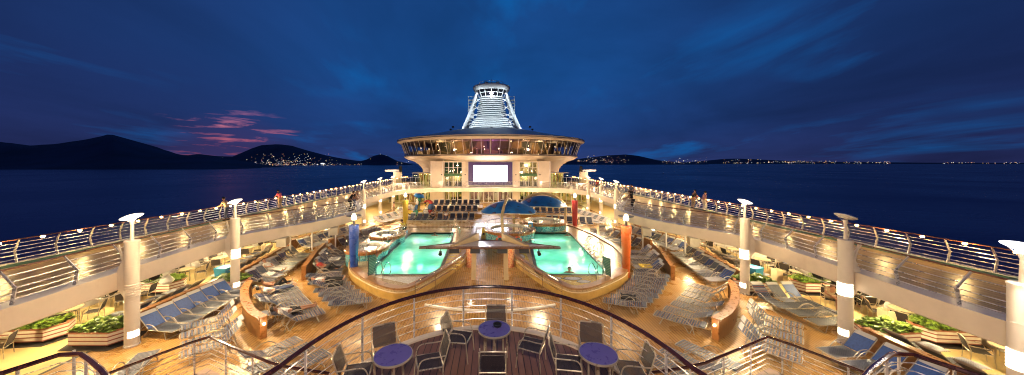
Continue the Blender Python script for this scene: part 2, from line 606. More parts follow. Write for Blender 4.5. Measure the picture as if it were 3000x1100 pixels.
# ================================================================ dusk sky
def build_world():
    w = bpy.data.worlds.new('World'); SC.world = w; w.use_nodes = True
    nt = w.node_tree
    bg = nt.nodes['Background']
    L = nt.links.new
    tc = N(nt, 'ShaderNodeTexCoord')
    sp = N(nt, 'ShaderNodeSeparateXYZ'); L(tc.outputs['Generated'], sp.inputs[0])

    def math(op, a, b=None, c=None):
        n = N(nt, 'ShaderNodeMath', operation=op)
        for i, v in enumerate((a, b, c)):
            if v is None: continue
            if hasattr(v, 'links'): L(v, n.inputs[i])
            else: n.inputs[i].default_value = v
        return n.outputs[0]
    x, y, z = sp.outputs
    az = math('ARCTAN2', x, y)                      # 0 = bow, left negative
    zc = math('MAXIMUM', z, 0.0)
    # broad glow of the blue hour, strongest ahead and fading to both sides
    d = math('ABSOLUTE', math('SUBTRACT', az, .02))
    side = ramp(nt, math('DIVIDE', d, 1.25), [(0.0, 1.0), (.3, .82), (.62, .34), (1.0, .06)])
    blue = ramp(nt, zc, [(0.0, (.026, .046, .170)), (.10, (.014, .060, .235)), (.26, (.009, .074, .275)), (.55, (.010, .062, .235)), (1.0, (.006, .03, .12))])
    dark = ramp(nt, zc, [(0.0, (.013, .014, .058)), (.2, (.0115, .018, .080)), (.5, (.011, .027, .11)), (1.0, (.006, .016, .06))])
    col = mixc(nt, side.outputs['Color'], dark.outputs['Color'], blue.outputs['Color'])
    # sheet cloud seen in perspective: coordinates on a flat layer overhead
    zz = math('ADD', zc, .16)
    cv = N(nt, 'ShaderNodeCombineXYZ')
    L(math('DIVIDE', x, zz), cv.inputs[0]); L(math('DIVIDE', y, zz), cv.inputs[1])
    mp = N(nt, 'ShaderNodeMapping'); mp.inputs['Rotation'].default_value = (0, 0, R(20)); mp.inputs['Scale'].default_value = (.55, .42, 1)
    L(cv.outputs[0], mp.inputs['Vector'])
    n1 = noise(nt, 1.15, 7, .55, mp.outputs[0]); n1.inputs['Distortion'].default_value = .5
    shade = ramp(nt, n1.outputs['Fac'], [(.32, .68), (.5, .95), (.68, 1.22)])
    col = mixc(nt, 1.0, col, shade.outputs['Color'], 'MULTIPLY')
    # brighter gaps of clear sky between the clouds
    mp2 = N(nt, 'ShaderNodeMapping'); mp2.inputs['Rotation'].default_value = (0, 0, R(-24)); mp2.inputs['Scale'].default_value = (1.0, .42, 1); mp2.inputs['Location'].default_value = (3.1, 1.7, 0)
    L(cv.outputs[0], mp2.inputs['Vector'])
    n2 = noise(nt, 1.35, 6, .58, mp2.outputs[0]); n2.inputs['Distortion'].default_value = .3
    gap = ramp(nt, n2.outputs['Fac'], [(.52, 0.0), (.68, .8)])
    n4 = noise(nt, .55, 3, .5, cv.outputs[0])
    brk = ramp(nt, n4.outputs['Fac'], [(.43, 0.0), (.55, 1.0)])
    gapm = math('MULTIPLY', math('MULTIPLY', gap.outputs['Color'], brk.outputs['Color']), math('ADD', math('MULTIPLY', side.outputs['Color'], .7), .3))
    col = mixc(nt, gapm, col, (.004, .122, .42))
    # last pink light on low clouds, over the left shore
    a2 = math('DIVIDE', math('ADD', az, .70), .155)
    e2 = math('DIVIDE', math('SUBTRACT', z, .07), .075)
    m2 = math('SUBTRACT', 1.0, math('ADD', math('MULTIPLY', a2, a2), math('MULTIPLY', e2, e2)))
    m2 = math('MAXIMUM', m2, 0.0)
    pv = N(nt, 'ShaderNodeCombineXYZ')
    L(math('MULTIPLY', az, 9.0), pv.inputs[0]); L(math('MULTIPLY', z, 75.0), pv.inputs[1])
    n3 = noise(nt, 1.0, 6, .6, pv.outputs[0]); n3.inputs['Distortion'].default_value = .4
    pk = ramp(nt, n3.outputs['Fac'], [(.54, 0.0), (.72, .9)])
    pm = math('MULTIPLY', pk.outputs['Color'], math('MINIMUM', math('MULTIPLY', m2, 1.5), 1.0))
    lowc = ramp(nt, zc, [(0.0, (.95, .17, .10)), (.035, (.80, .15, .16)), (.09, (.55, .17, .26)), (.2, (.30, .15, .40))])
    glow = math('MULTIPLY', math('MAXIMUM', math('SUBTRACT', 1.0, math('ADD', math('MULTIPLY', a2, a2), math('MULTIPLY', math('DIVIDE', z, .13), math('DIVIDE', z, .13)))), 0.0), .55)
    col = mixc(nt, glow, col, (.060, .040, .150))
    col = mixc(nt, pm, col, lowc.outputs['Color'])
    L(col, bg.inputs['Color'])
    bg.inputs['Strength'].default_value = 1.0


build_world()
SC.view_settings.view_transform = 'Standard'
SC.view_settings.look = 'None'
SC.view_settings.exposure = 0.0
SC.view_settings.gamma = 1.0
SC.render.engine = 'CYCLES'
SC.cycles.use_denoising = True
try: SC.cycles.denoiser = 'OPENIMAGEDENOISE'
except Exception: pass
SC.cycles.sample_clamp_indirect = 6.0
SC.cycles.filter_width = 1.1
SC.cycles.max_bounces = 7
SC.cycles.diffuse_bounces = 3
SC.cycles.glossy_bounces = 3
SC.cycles.transparent_max_bounces = 12
SC.cycles.caustics_reflective = False
SC.cycles.caustics_refractive = False


def lamp(kind, loc, power, col=WARM, size=.15, aim=None, **kw):
    ld = bpy.data.lights.new('lamp_light', kind)
    ld.energy = power; ld.color = col
    if kind == 'AREA':
        ld.shape = 'RECTANGLE'; ld.size = kw.get('sx', size); ld.size_y = kw.get('sy', size)
    else:
        ld.shadow_soft_size = size
    if kind == 'SPOT':
        ld.spot_size = kw.get('angle', R(60)); ld.spot_blend = .6
    o = bpy.data.objects.new('lamp_light', ld); COL.objects.link(o)
    o.location = loc
    if aim is not None:
        o.rotation_euler = (Vector(aim) - Vector(loc)).to_track_quat('-Z', 'Y').to_euler()
    return o


# ================================================================ sea and land
SEA = -22.0
mb = MB(); S = 60000
mb.add([(-S, -2000, SEA), (S, -2000, SEA), (S, S, SEA), (-S, S, SEA)], [(0, 1, 2, 3)])
tag(mb.build('sea', M['sea'], smooth=0), kind='structure')


def hill(name, sky, Y, depth, rough=.02, seed=1):
    """a ridge whose skyline stands Y metres off; flanks fall to the water on both sides"""
    rnd = random.Random(seed)
    top = resample([((px - 1440) / FPX * Y, ZC + (478 - py) / FPX * Y, 0) for px, py in sky], n=70)
    prof = [(-1.0, 0.0), (-.75, .16), (-.5, .42), (-.25, .74), (0, 1.0), (.4, .7), (1.0, 0.0)]
    vs, n = [], len(prof)
    for x, zt, _ in top:
        for t, h in prof:
            hh = SEA - 1 + (zt - SEA + 1) * h * (1 + (rnd.uniform(-1, 1) * rough * (3 if 0 < h < 1 else .35)))
            yy = Y + t * depth * (.55 + .45 * min(1, (zt - SEA) / 60))
            vs.append((x * (yy / Y if t < 0 else 1), yy, hh))
    fs = [(i * n + j, (i + 1) * n + j, (i + 1) * n + j + 1, i * n + j + 1) for i in range(len(top) - 1) for j in range(n - 1)]
    return tag(MB().add(vs, fs).build(name, M['hill'], smooth=60), kind='structure')


hill('hills', [(-420, 470), (-200, 440), (0, 416), (90, 427), (175, 421), (227, 413), (275, 405), (317, 394), (339, 396), (370, 415), (413, 431), (455, 444), (503, 454), (582, 456), (640, 466), (690, 476), (735, 486), (775, 493)], 1900, 560, seed=2)
hill('hills', [(500, 460), (582, 452), (635, 458), (682, 459), (741, 434), (767, 426), (815, 423), (857, 428), (899, 442), (942, 454), (1000, 466), (1060, 474), (1150, 480), (1185, 484.5)], 5200, 1500, seed=3)
hill('hills', [(995, 485.5), (1015, 479), (1050, 474), (1074, 468), (1095, 457), (1116, 452), (1135, 457), (1159, 471), (1190, 478), (1204, 485.5)], 4300, 500, seed=4)
hill('hills', [(1660, 471), (1720, 463), (1780, 456), (1834, 453), (1870, 457), (1926, 470), (1990, 476), (2060, 480), (2090, 484)], 6000, 900, seed=5)
hill('hills', [(1950, 479), (2040, 474), (2122, 466), (2160, 465), (2230, 468), (2330, 473), (2480, 475), (2700, 477), (3050, 478)], 9500, 1200, seed=6)


def town(name, label, spots, seed, cols):
    """far-off lamps of a shore town: nobody could count them"""
    rnd = random.Random(seed)
    mb = MB()
    for px, py, Y, s in spots:
        x = (px - 1440) / FPX * Y; z = ZC + (478 - py) / FPX * Y
        a = s * .82 * Y / FPX
        mi = rnd.randrange(len(cols))
        mb.ball((x, Y, z), (a * rnd.uniform(.8, 2.0), a, a * rnd.uniform(.5, .9)), 6, 4, mi)
    o = mb.build(name, cols, smooth=0)
    return tag(o, label, 'town lights', kind='stuff')


tl = [emit('town_lamp_amber', (1, .55, .2), 1.5), emit('town_lamp_white', (1, .86, .62), 1.8), emit('town_lamp_pale', (.8, .85, 1.0), 1.2), emit('town_lamp_rose', (1, .4, .35), .8)]
rnd = random.Random(11)
sp = []
for i in range(230):
    t = rnd.random()
    px = 840 + rnd.gauss(0, 1) * 75; py = 485 - abs(rnd.gauss(0, 1)) * 15
    if 705 < px < 990: sp.append((px, max(452, py), 3620, rnd.uniform(.45, 1.0)))
for i in range(95):
    sp.append((rnd.uniform(705, 1060), 483 + rnd.uniform(-3, 2), 3600, rnd.uniform(.5, 1.1)))
for i in range(16):
    sp.append((rnd.uniform(1160, 1262), rnd.uniform(471, 482), 3600, rnd.uniform(.6, 1.2)))
sp += [(945, 480, 3600, 4.5), (930, 482, 3600, 2.6), (652, 462, 3600, .7), (1085, 466, 3750, .8), (1114, 452, 3800, .8), (1131, 456, 3800, .7)]
town('town_lights', 'dense amber and white lamps of the town on the hillside at the left shore', sp, 5, tl)
sp = []
for a, b, n, y0, y1 in ((1690, 1840, 60, 468, 478), (1715, 1850, 22, 457, 470), (1940, 2070, 46, 471, 479), (2110, 2240, 28, 476, 479), (2120, 2235, 18, 466, 474), (2250, 2450, 90, 472, 479),
                        (2470, 2610, 46, 474, 480), (2760, 2990, 36, 476, 480), (1985, 2075, 10, 462, 472)):
    for i in range(n):
        sp.append((rnd.uniform(a, b), rnd.uniform(y0, y1), 5000, rnd.uniform(.45, 1.0)))
town('town_lights', 'thin chain of white and rose lamps strung along the right shore', sp, 6, tl)

# a boat far out on the right
bt = root('motor_boat', 'tiny white boat alone on the dark sea at the right', 'boat', (1943 / 1.0 * 0 + (1943 - 1440) / FPX * 820, 820, SEA))
mb = MB(); mb.prism([(-2.2, -1), (1.6, -1), (3, 0), (1.6, 1), (-2.2, 1)], .0, 1.1); mb.build('hull', M['hullwhite'], bt)
mb = MB(); mb.box((-.4, 0, 1.6), (1.8, 1.3, 1.0)); mb.build('cabin', M['hullwhite'], bt)
mb = MB(); mb.cyl((-.4, 0, 2.1), (-.4, 0, 4.2), .06); mb.build('mast', M['steel'], bt)
mb = MB(); mb.ball((-.4, 0, 4.3), .28); mb.build('masthead_lamp', tl[2], bt)

# ================================================================ ship: edges of the upper deck
EDGE = [(13.8, -3), (13.8, 8), (14.05, 11), (14.4, 14), (14.6, 17), (14.2, 18.6), (13.5, 20), (12.4, 22), (11.75, 24), (11.4, 26), (11.45, 28), (12.1, 30), (13.1, 31.7), (13.9, 33.5),
        (14.3, 36), (14.5, 42), (14.4, 46), (13.6, 48.5), (12.0, 50.5), (9.9, 51.9), (7.5, 52.5), (4, 52.6), (0, 52.6)]
ER = catmull(EDGE, 5)
EL = [(-x - .35, y) for x, y in ER]
OUT_R, OUT_L = 19.7, -20.5
outline = ER[:-1] + [(0, 52.6)] + [p for p in reversed(EL[:-1])]
outline = outline + [(OUT_L, -3), (OUT_L, 92), (OUT_R, 92), (OUT_R, -3)]
ring = [(x, y) for x, y in outline]

# pools (plan) ------------------------------------------------------------
POOL_L = [(-7.25, 18.15), (-3.35, 18.15), (-3.2, 18.6), (-3.55, 28.8), (-7.55, 28.8)]
POOL_R = [(2.95, 18.15), (6.9, 18.15), (7.3, 28.8), (3.6, 28.8), (2.8, 18.6)]
deckpoly = [(-15.25, -3), (15.1, -3), (15.1, 92), (-15.25, 92)]
mb = MB(); mb.sheet(deckpoly, 0.0, [POOL_L, POOL_R])
tag(mb.build('pool_deck', M['deck'], smooth=0), kind='structure')
mb = MB()
for x0, x1 in ((-20.3, -15.25), (15.1, 19.5)):
    mb.sheet([(x0, -3), (x1, -3), (x1, 92), (x0, 92)], 0.0)
tag(mb.build('side_walkway', M['side'], smooth=0), kind='structure')
mb = MB()
mb.sheet([(-15.32, -3), (-15.18, -3), (-15.18, 53), (-15.32, 53)], .004); mb.sheet([(15.03, -3), (15.17, -3), (15.17, 53), (15.03, 53)], .004)
tag(mb.build('walkway_joint', M['joint'], smooth=0), kind='structure')

# promenade slab: gleaming boards, white kerb shelf, cream fascia and soffit
mb = MB(); mb.sheet(ring, ZP)
prom = tag(mb.build('promenade_deck', M['prom'], smooth=0), kind='structure')
inner = [Vector((x, y, 0)) for x, y in ER] + [Vector((x, y, 0)) for x, y in reversed(EL[:-1])]
nrm = normals2d(inner, 1)      # points away from the pool well
mb = MB()
A = [(p.x, p.y, ZP + .05) for p in inner]; B = [(p.x + n.x * .62, p.y + n.y * .62, ZP + .05) for p, n in zip(inner, nrm)]
C2 = [(b[0], b[1], ZP) for b in B]
mb.strip(A, B); mb.strip(B, C2)
tag(mb.build('kerb_shelf', M['white'], smooth=20), kind='structure')
mb = MB()
lo = [(p.x, p.y, ZP - .62) for p in inner]; mid = [(p.x, p.y, ZP + .05) for p in inner]
lo2 = [(p.x + n.x * .05, p.y + n.y * .05, ZP - .66) for p, n in zip(inner, nrm)]
mb.strip(lo, mid); mb.strip(lo2, lo)
tag(mb.build('promenade_fascia', M['cream'], smooth=40), kind='structure')
mb = MB(); mb.sheet(ring, ZP - .6)
tag(mb.build('promenade_soffit', M['cream'], smooth=0), kind='structure')
mb = MB()
for x in (OUT_L + .35, OUT_R - .35):
    mb.sheet([(x - .35, -3), (x + .35, -3), (x + .35, 76), (x - .35, 76)], ZP + .004)
tag(mb.build('gutter_strip', M['green'], smooth=0), kind='structure')
# hull below and outboard walls of the pool deck
mb = MB()
for x in (OUT_L, OUT_R):
    mb.box((x, 44, (SEA - 3) / 2 + .3), (.3, 96, -(SEA - 3) + .6))
    mb.box((x, 44, ZP - .3), (.32, 96, .66))
tag(mb.build('ship_hull', M['hullwhite'], smooth=0), kind='structure')


def side_wall(x, sgn, word):
    w = root('window_wall', 'long row of dark windows under the %s promenade' % word, 'window wall', (x, 0, 0))
    m = MB(); m.box((0, 30, .38), (.16, 62, .76)); m.box((0, 30, 2.13), (.16, 62, .24)); m.build('wall', M['white'], w)
    m = MB(); m.box((-.02 * sgn, 30, .78), (.26, 62, .06)); m.build('sill', M['cream'], w)
    g = None; p = None
    for i in range(26):
        yy = -1 + 2.4 * i
        if g is None:
            m = MB(); m.box((0, 0, 1.4), (.04, 2.28, 1.2)); g = m.build('window_pane', M['windark'], w, loc=(0, yy + 1.2, 0))
            m = MB(); m.box((-.06 * sgn, 0, 1.15), (.14, .13, 2.3)); p = m.build('mullion', M['white'], w, loc=(0, yy, 0))
        else:
            share(g, w, (0, yy + 1.2, 0)); share(p, w, (0, yy, 0))


side_wall(-20.2, -1, 'left'); side_wall(19.4, 1, 'right')


# ================================================================ railings
LAMPS = []


def plate_post(prof, w=.085, t=.028):
    """flat bent plate standing across the rail line: prof = [(out, z)]"""
    m = MB(); n = len(prof)
    ws = [w * (1.15 if i < n - 1 else .75) for i in range(n)]
    vs = []
    for (o, z), ww in zip(prof, ws):
        vs += [(o - ww / 2, -t / 2, z), (o + ww / 2, -t / 2, z), (o + ww / 2, t / 2, z), (o - ww / 2, t / 2, z)]
    fs = [(0, 3, 2, 1), tuple(4 * (n - 1) + k for k in range(4))]
    for i in range(n - 1):
        for k in range(4):
            fs.append((4 * i + k, 4 * i + (k + 1) % 4, 4 * i + 4 + (k + 1) % 4, 4 * i + 4 + k))
    m.add(vs, fs)
    return m


def prof_at(prof, z):
    for (o0, z0), (o1, z1) in zip(prof, prof[1:]):
        if z <= z1: return o0 + (o1 - o0) * (z - z0) / max(z1 - z0, 1e-6)
    return prof[-1][0]


def railing(name, label, path, z, prof, spacing, zs, side, lamps=False, cap=.028, capmat='railcap', post='plate', postmat='steel', wire=.014, group=None):
    """path: plan points of the foot; prof leans along the outward normal (side)"""
    r = root(name, label, 'railing', (0, 0, 0), 0, group)
    P = resample([(p[0], p[1], z) for p in path], n=max(8, len(path) * 2))
    NR = normals2d(P, side)
    for h in zs:
        o = prof_at(prof, h)
        m = MB(); m.tube([(p.x + n.x * o, p.y + n.y * o, p.z + h) for p, n in zip(P, NR)], wire, 5)
        m.build('rail_wire', M['steel'], r)
    top = prof[-1][1]; ot = prof[-1][0]
    m = MB(); m.tube([(p.x + n.x * ot, p.y + n.y * ot, p.z + top) for p, n in zip(P, NR)], cap, 8)
    m.build('handrail', M[capmat], r)
    Q = resample([(p[0], p[1], z) for p in path], spacing)
    NQ = normals2d(Q, side)
    src = None
    for p, n in zip(Q, NQ):
        a = math.atan2(n.y, n.x)
        if src is None:
            if post == 'plate': m = plate_post(prof)
            else: m = MB().tube([(o, 0, zz) for o, zz in prof], .024, 8)
            src = m.build('post', M[postmat], r, loc=tuple(p), rz=a)
        else: share(src, r, tuple(p), a)
    if lamps:
        src = None
        for (p, n), (q, k) in zip(zip(Q, NQ), list(zip(Q, NQ))[1:]):
            c = (Vector(p) + Vector(q)) / 2; a = math.atan2(n.y, n.x)
            LAMPS.append(c + Vector((n.x * (ot - .22), n.y * (ot - .22), top - .05)))
            if src is None:
                m = MB().box((ot - .05, 0, top - .03), (.07, .14, .06)); src = m.build('rail_lamp', M['steel'], r, loc=tuple(c), rz=a)
                m = MB().ball((ot - .10, 0, top - .045), (.045, .075, .045), 8, 6); s2 = m.build('glow', M['lampdot'], src)
            else:
                d = share(src, r, tuple(c), a); share(s2, d, (0, 0, 0))
    return r


OUTP = [(0, 0), (.10, .52), (-.12, 1.03)]        # outer rail: kink outboard, head leaning in
INP = [(0, 0), (-.09, .52), (.32, 1.02)]         # inner rail: kink to the pool, head leaning over the walk
WZ = (.17, .34, .51, .68, .85)
railing('promenade_railing', 'outer left ship railing dotted with small amber lamps', [(OUT_L + .1, 7), (OUT_L + .1, 74)], ZP, OUTP, 1.25, WZ, -1, True)
railing('promenade_railing', 'outer right ship railing dotted with small amber lamps', [(OUT_R - .1, 7), (OUT_R - .1, 74)], ZP, OUTP, 1.25, WZ, 1, True)


def offs(P, d, side):
    P = [Vector((p[0], p[1], 0)) for p in P]
    return [(p.x + n.x * d, p.y + n.y * d) for p, n in zip(P, normals2d(P, side))]


sr = [p for p in ER if 5 <= p[1] <= 46.6 and p[0] > 11]
sl = [p for p in EL if 5 <= p[1] <= 46.6 and p[0] < -11]
cut = [p for p in ER if p[1] >= 46]
bridge = cut + [(-x - .35, y) for x, y in reversed(cut[:-1])]
railing('balcony_railing', 'white inner railing along the right promenade above the loungers', offs(sr, .16, 1), ZP + .05, INP, 1.5, WZ, 1)
railing('balcony_railing', 'white inner railing along the left promenade above the loungers', offs(sl, .16, -1), ZP + .05, INP, 1.5, WZ, -1)
railing('balcony_railing', 'curved white railing across the far bridge under the screen', offs(bridge, .16, 1), ZP + .05, [(0, 0), (-.04, .5), (.08, 1.02)], 1.35, WZ, 1, capmat='steel')


for i, c in enumerate(LAMPS):
    if i % 2 == 0 and c.y < 62: lamp('POINT', tuple(c), 62, (1.0, .66, .25), .05)

# ================================================================ big white lamp columns
def column_parts(rt, sgn, band=True, foot=True, dish=True, cool=False, kind=0):
    rt.scale = (.66, .66, 1)
    m = MB(); m.cyl((0, 0, 0), (0, 0, 4.1), .325, .325, 24)
    for zz in (.95, 1.75, 3.1): m.lathe([(.325, zz), (.331, zz + .006), (.331, zz + .022), (.325, zz + .028)], n=24)
    m.build('pillar', M['column'], rt)
    m = MB(); m.lathe([(.36, 0), (.36, .05), (.325, .08)], n=24); m.build('base_ring', M['steel'], rt)
    m = MB(); m.lathe([(0, 4.13), (.30, 4.13), (.345, 4.10), (.345, 4.05)], n=24); m.build('cap', M['column'], rt)
    # chevron bracket that carries the promenade edge
    m = MB()
    pr = [(.20, 1.9), (.62, 2.3), (.62, 2.95), (.34, 3.35), (.60, 3.95), (.52, 3.97), (.20, 3.40), (.20, 2.6)]
    for s in (-.2, .2):
        vs = [(sgn * x, s - .03, z) for x, z in pr] + [(sgn * x, s + .03, z) for x, z in pr]
        k = len(pr)
        m.add(vs, [tuple(range(k)), tuple(range(2 * k - 1, k - 1, -1))] + [(i, (i + 1) % k, k + (i + 1) % k, k + i) for i in range(k)])
    m.build('bracket', M['column'], rt)
    a = PI if sgn > 0 else 0
    a0 = a - R(75) + (-R(25) if sgn < 0 else R(25)); a1 = a + R(75) + (-R(25) if sgn < 0 else R(25))
    m = MB()
    for i in range(6):
        z = 1.93 + i * .085
        m.lathe([(.325, z), (.352, z + .012), (.352, z + .058), (.325, z + .07)], n=14, a0=a0, a1=a1)
    m.build('louvre_band', M['lampband'] if band else M['column'], rt)
    m = MB(); m.lathe([(.322, .36), (.342, .38), (.342, .60), (.322, .62)], n=12, a0=a - R(48) + (-R(25) if sgn < 0 else R(25)), a1=a + R(40) + (-R(25) if sgn < 0 else R(25)))
    m.build('foot_light', M['lampband'] if foot else M['white'], rt)
    m = MB(); m.cyl((0, 0, 4.1), (0, 0, 4.85), .09, .065, 12); m.lathe([(.08, 4.74), (.11, 4.86), (.10, 4.9), (0, 4.9)], n=14); m.build('lamp_stem', M['column'], rt)
    d = MB(); d.lathe([(.0, .17), (.25, .165), (.47, .115), (.50, .095), (.47, .07), (.28, .01), (0, -.03)], n=28)
    d.xform(Matrix.Translation((0, 0, 4.95)) @ Matrix.Rotation(R(14) * sgn, 4, 'Y'))
    do = d.build('lamp_dish', M['dish'] if not dish else M['dishcool'] if cool else M['dishglow'], rt)
    m = MB()
    for k in range(3):
        q = 2 * PI * k / 3
        m.cyl((.12 * math.cos(q), .12 * math.sin(q), 4.85), (.36 * math.cos(q), .36 * math.sin(q), 5.05), .012, n=5)
    m.build('dish_arm', M['steel'], do)
    if dish:
        m = MB(); m.ball((0, 0, 4.97), (.17, .17, .085), 14, 8); m.build('bulb', M['lampcool'] if cool else M['bulb'], do)


COLS_L = [(-14.1, 12.05), (-14.1, 16.9), (-14.65, 35.2), (-15.1, 41.6), (-15.15, 47.2)]
COLS_R = [(14.0, 12.15), (13.85, 16.8), (14.2, 35.0), (14.7, 41.2), (14.3, 45.4)]


def column_lamp(x, y, s, k=1.0, col=(1, .74, .42)):
    lamp('SPOT', (x + s * .75, y, 5.0), 2250 * k, col, .2, aim=(x + s * 8.0, y - .6, 0), angle=R(158))
    lamp('POINT', (x + s * 1.5, y - .8, 4.6), 150 * k, (1, .72, .40), .15)
    lamp('POINT', (x + s * .42, y - .3, 4.78), 14 * k, (1, .80, .52), .12)


where = ['beside the striped planters nearest the camera', 'behind the blue-backed lounger row', 'third from the camera, at the far lounge curve', 'fourth from the camera', 'at the corner of the far bridge']
for i, (x, y) in enumerate(COLS_L):
    c = root('lamp_column', 'white column with glowing dish lamp on the left side, ' + where[i], 'lamp column', (x, y, 0), 0, 'white lamp columns carrying the promenade')
    column_parts(c, -1, band=i > 0)
    column_lamp(x, y, 1)
whr = ['with its dish unlit, beside the flat loungers', 'next to three loungers turned to the camera', 'third from the camera, by the crowded far loungers', 'fourth from the camera', 'at the corner of the far bridge']
for i, (x, y) in enumerate(COLS_R):
    c = root('lamp_column', 'white column with dish lamp on the right side, ' + whr[i], 'lamp column', (x, y, 0), 0, 'white lamp columns carrying the promenade')
    column_parts(c, 1, dish=i > 0)
    if i > 0:
        column_lamp(x, y, -1)
c = root('lamp_column', 'white column with cool white dish lamp cut by the right edge of the view', 'lamp column', (13.4, 7.75, 0), 0, 'white lamp columns carrying the promenade')
column_parts(c, 1, cool=True)
column_lamp(13.75, 7.35, -1, .6, (.98, .86, .74))
column_lamp(-14.0, 7.4, 1, .7)
c = root('lamp_column', 'white column with dish lamp just outside the left edge of the view', 'lamp column', (-14.0, 7.4, 0), 0, 'white lamp columns carrying the promenade')
column_parts(c, -1)

# soffit lamps below the promenade, over the cafe tables
first = None
for sx, word in ((-17.6, 'left'), (17.2, 'right')):
    for i in range(13):
        y = 9.2 + 3.1 * i; sx = (-17.6 if word == 'left' else 17.2) + (1.1 if i % 2 else -.7) * (1 if word == 'left' else -1)
        lab = 'round soffit lamp under the %s promenade, %d from the camera end' % (word, i + 1)
        if first is None:
            f = root('soffit_lamp', lab, 'ceiling lamp', (sx, y, ZP - .6), 0, 'soffit lamps over the cafe tables')
            m = MB(); m.lathe([(.15, 0), (.17, -.05), (.13, -.06)], n=16); m.build('ring', M['steel'], f)
            m = MB(); m.lathe([(0, -.045), (.13, -.05)], n=16); m.build('lens', M['soffitlamp'], f)
            first = f
        else:
            f = copy_tree(first); f.location = (sx, y, ZP - .6); f['label'] = lab
        lamp('POINT', (sx, y, ZP - .85), 400 if i < 7 else 170, (1, .77, .40), .12)
# ================================================================ sun loungers
def lounger(name, cat_label, ang, seatmat, backmat, headmat, sling=False, two=False):
    """foot towards +X, head towards -X; 1.9 m long, .66 m wide"""
    t = root(name, cat_label, 'sun lounger')
    hx, ln, zs = -.20, .80, .34
    ca, sa = math.cos(ang), math.sin(ang)
    B = lambda d, y, up=0.0: (hx - d * ca + up * sa * 0 - up * sa, y, zs + d * sa + up * ca)
    m = MB()
    for y in (-.315, .315):
        m.tube([(hx, y, zs - .02), (.6, y, zs - .02), (.93, y, zs - .03)], .013, 6)
    m.tube([(.93, -.315, zs - .03), (.96, -.2, zs - .03), (.96, .2, zs - .03), (.93, .315, zs - .03)], .013, 6)
    m.tube([B(0, -.315), B(ln - .06, -.315), B(ln, -.25), B(ln, .25), B(ln - .06, .315), B(0, .315)], .013, 6)
    m.build('frame', M['lframe'], t)
    m = MB(); m.tube([(.55, -.315, zs - .03), (.66, -.335, .02), (.70, -.30, .015), (.70, .30, .015), (.66, .335, .02), (.55, .315, zs - .03)], .0125, 6)
    m.build('leg', M['lframe'], t)
    m = MB(); m.tube([(-.22, -.315, zs - .03), (-.42, -.335, .02), (-.46, -.30, .015), (-.46, .30, .015), (-.42, .335, .02), (-.22, .315, zs - .03)], .0125, 6)
    m.build('leg', M['lframe'], t)
    for y in (-.345, .345):
        m = MB()
        m.tube(catmull([(-.62, y, .03), (-.50, y, .38), (-.22, y, .56), (.08, y, .52), (.30, y, .33)], 3), .0155, 6)
        m.build('armrest', M['lframe'], t)
    m = MB()
    if sling:
        m.add([(hx, -.30, zs), (.92, -.30, zs - .01), (.92, .30, zs - .01), (hx, .30, zs), (.36, -.30, zs - .02), (.36, .30, zs - .02),
               (.36, 0, zs - .045), (hx, 0, zs - .02), (.92, 0, zs - .02)],
              [(0, 4, 6, 7), (4, 1, 8, 6), (7, 6, 5, 3), (6, 8, 2, 5)])
        for k in range(1, 14): m.box((hx + k * .08, 0, zs - .02), (.008, .58, .02))
    else:
        for k in range(12):
            m.box((hx + .05 + k * .094, 0, zs - .004), (.060, .60, .014), mi=k % 2 if two else 0)
    m.build('seat', seatmat if not two or sling else [seatmat, M['midstrap']], t, smooth=0)
    m = MB()
    rot = Matrix.Rotation(ang, 3, 'Y')
    if sling:
        m.box(B(ln * .42, 0, .0), (ln * .80, .58, .016), mat=rot)
        for k in range(7): m.box(B(.1 + k * .085, 0, .012), (.012, .58, .012), mat=rot)
    else:
        for k in range(7): m.box(B(.05 + k * .090, 0, .0), (.058, .60, .014), mat=rot)
    m.build('backrest', backmat, t, smooth=0)
    m = MB(); m.box(B(ln - .10, 0, .02), (.15, .56, .04), mat=rot); m.build('headrest', headmat, t, smooth=0)
    return t


random_angles = {}
UP, MIDA, FLAT = R(50), R(36), R(5)
LP = {
    'blue': lounger('sun_lounger', 'x', R(46), M['greystrap'], M['bluevinyl'], M['whitestrap'], True),
    'strap': lounger('sun_lounger', 'x', R(44), M['navystrap'], M['navystrap'], M['whitestrap'], two=True),
    'strap_half': lounger('sun_lounger', 'x', R(31), M['navystrap'], M['navystrap'], M['whitestrap'], two=True),
    'strap_up': lounger('sun_lounger', 'x', R(56), M['navystrap'], M['greystrap'], M['whitestrap'], two=True),
    'flat': lounger('sun_lounger', 'x', FLAT, M['navystrap'], M['navystrap'], M['greystrap'], two=True),
    'flatgrey': lounger('sun_lounger', 'x', FLAT, M['greystrap'], M['greystrap'], M['greystrap']),
    'low': lounger('sun_lounger', 'x', R(24), M['greystrap'], M['navystrap'], M['navystrap'], two=True),
    'pale': lounger('sun_lounger', 'x', R(42), M['palestrap'], M['palestrap'], M['whitestrap']),
    'greyback': lounger('sun_lounger', 'x', R(42), M['palestrap'], M['greystrap'], M['whitestrap'], True),
    'navy': lounger('sun_lounger', 'x', R(52), M['navystrap'], M['navy'], M['whitestrap'], True),
    'lightblue': lounger('sun_lounger', 'x', R(42), M['palestrap'], M['bluevinyl'], M['whitestrap']),
}
LOOK = {'blue': 'blue-backed sling lounger', 'strap': 'navy strap lounger', 'strap_half': 'half-reclined strap lounger', 'strap_up': 'upright strap lounger', 'flat': 'navy strap lounger laid flat', 'flatgrey': 'grey strap lounger laid flat',
        'low': 'low-set strap lounger', 'pale': 'pale strap lounger', 'greyback': 'grey-backed pale lounger', 'navy': 'upright navy lounger', 'lightblue': 'light blue backed lounger'}
LEFTORD = ['leftmost', 'second from left', 'third from left', 'fourth from left', 'fifth from left', 'sixth from left', 'seventh from left', 'eighth from left', 'ninth from left', 'tenth from left']
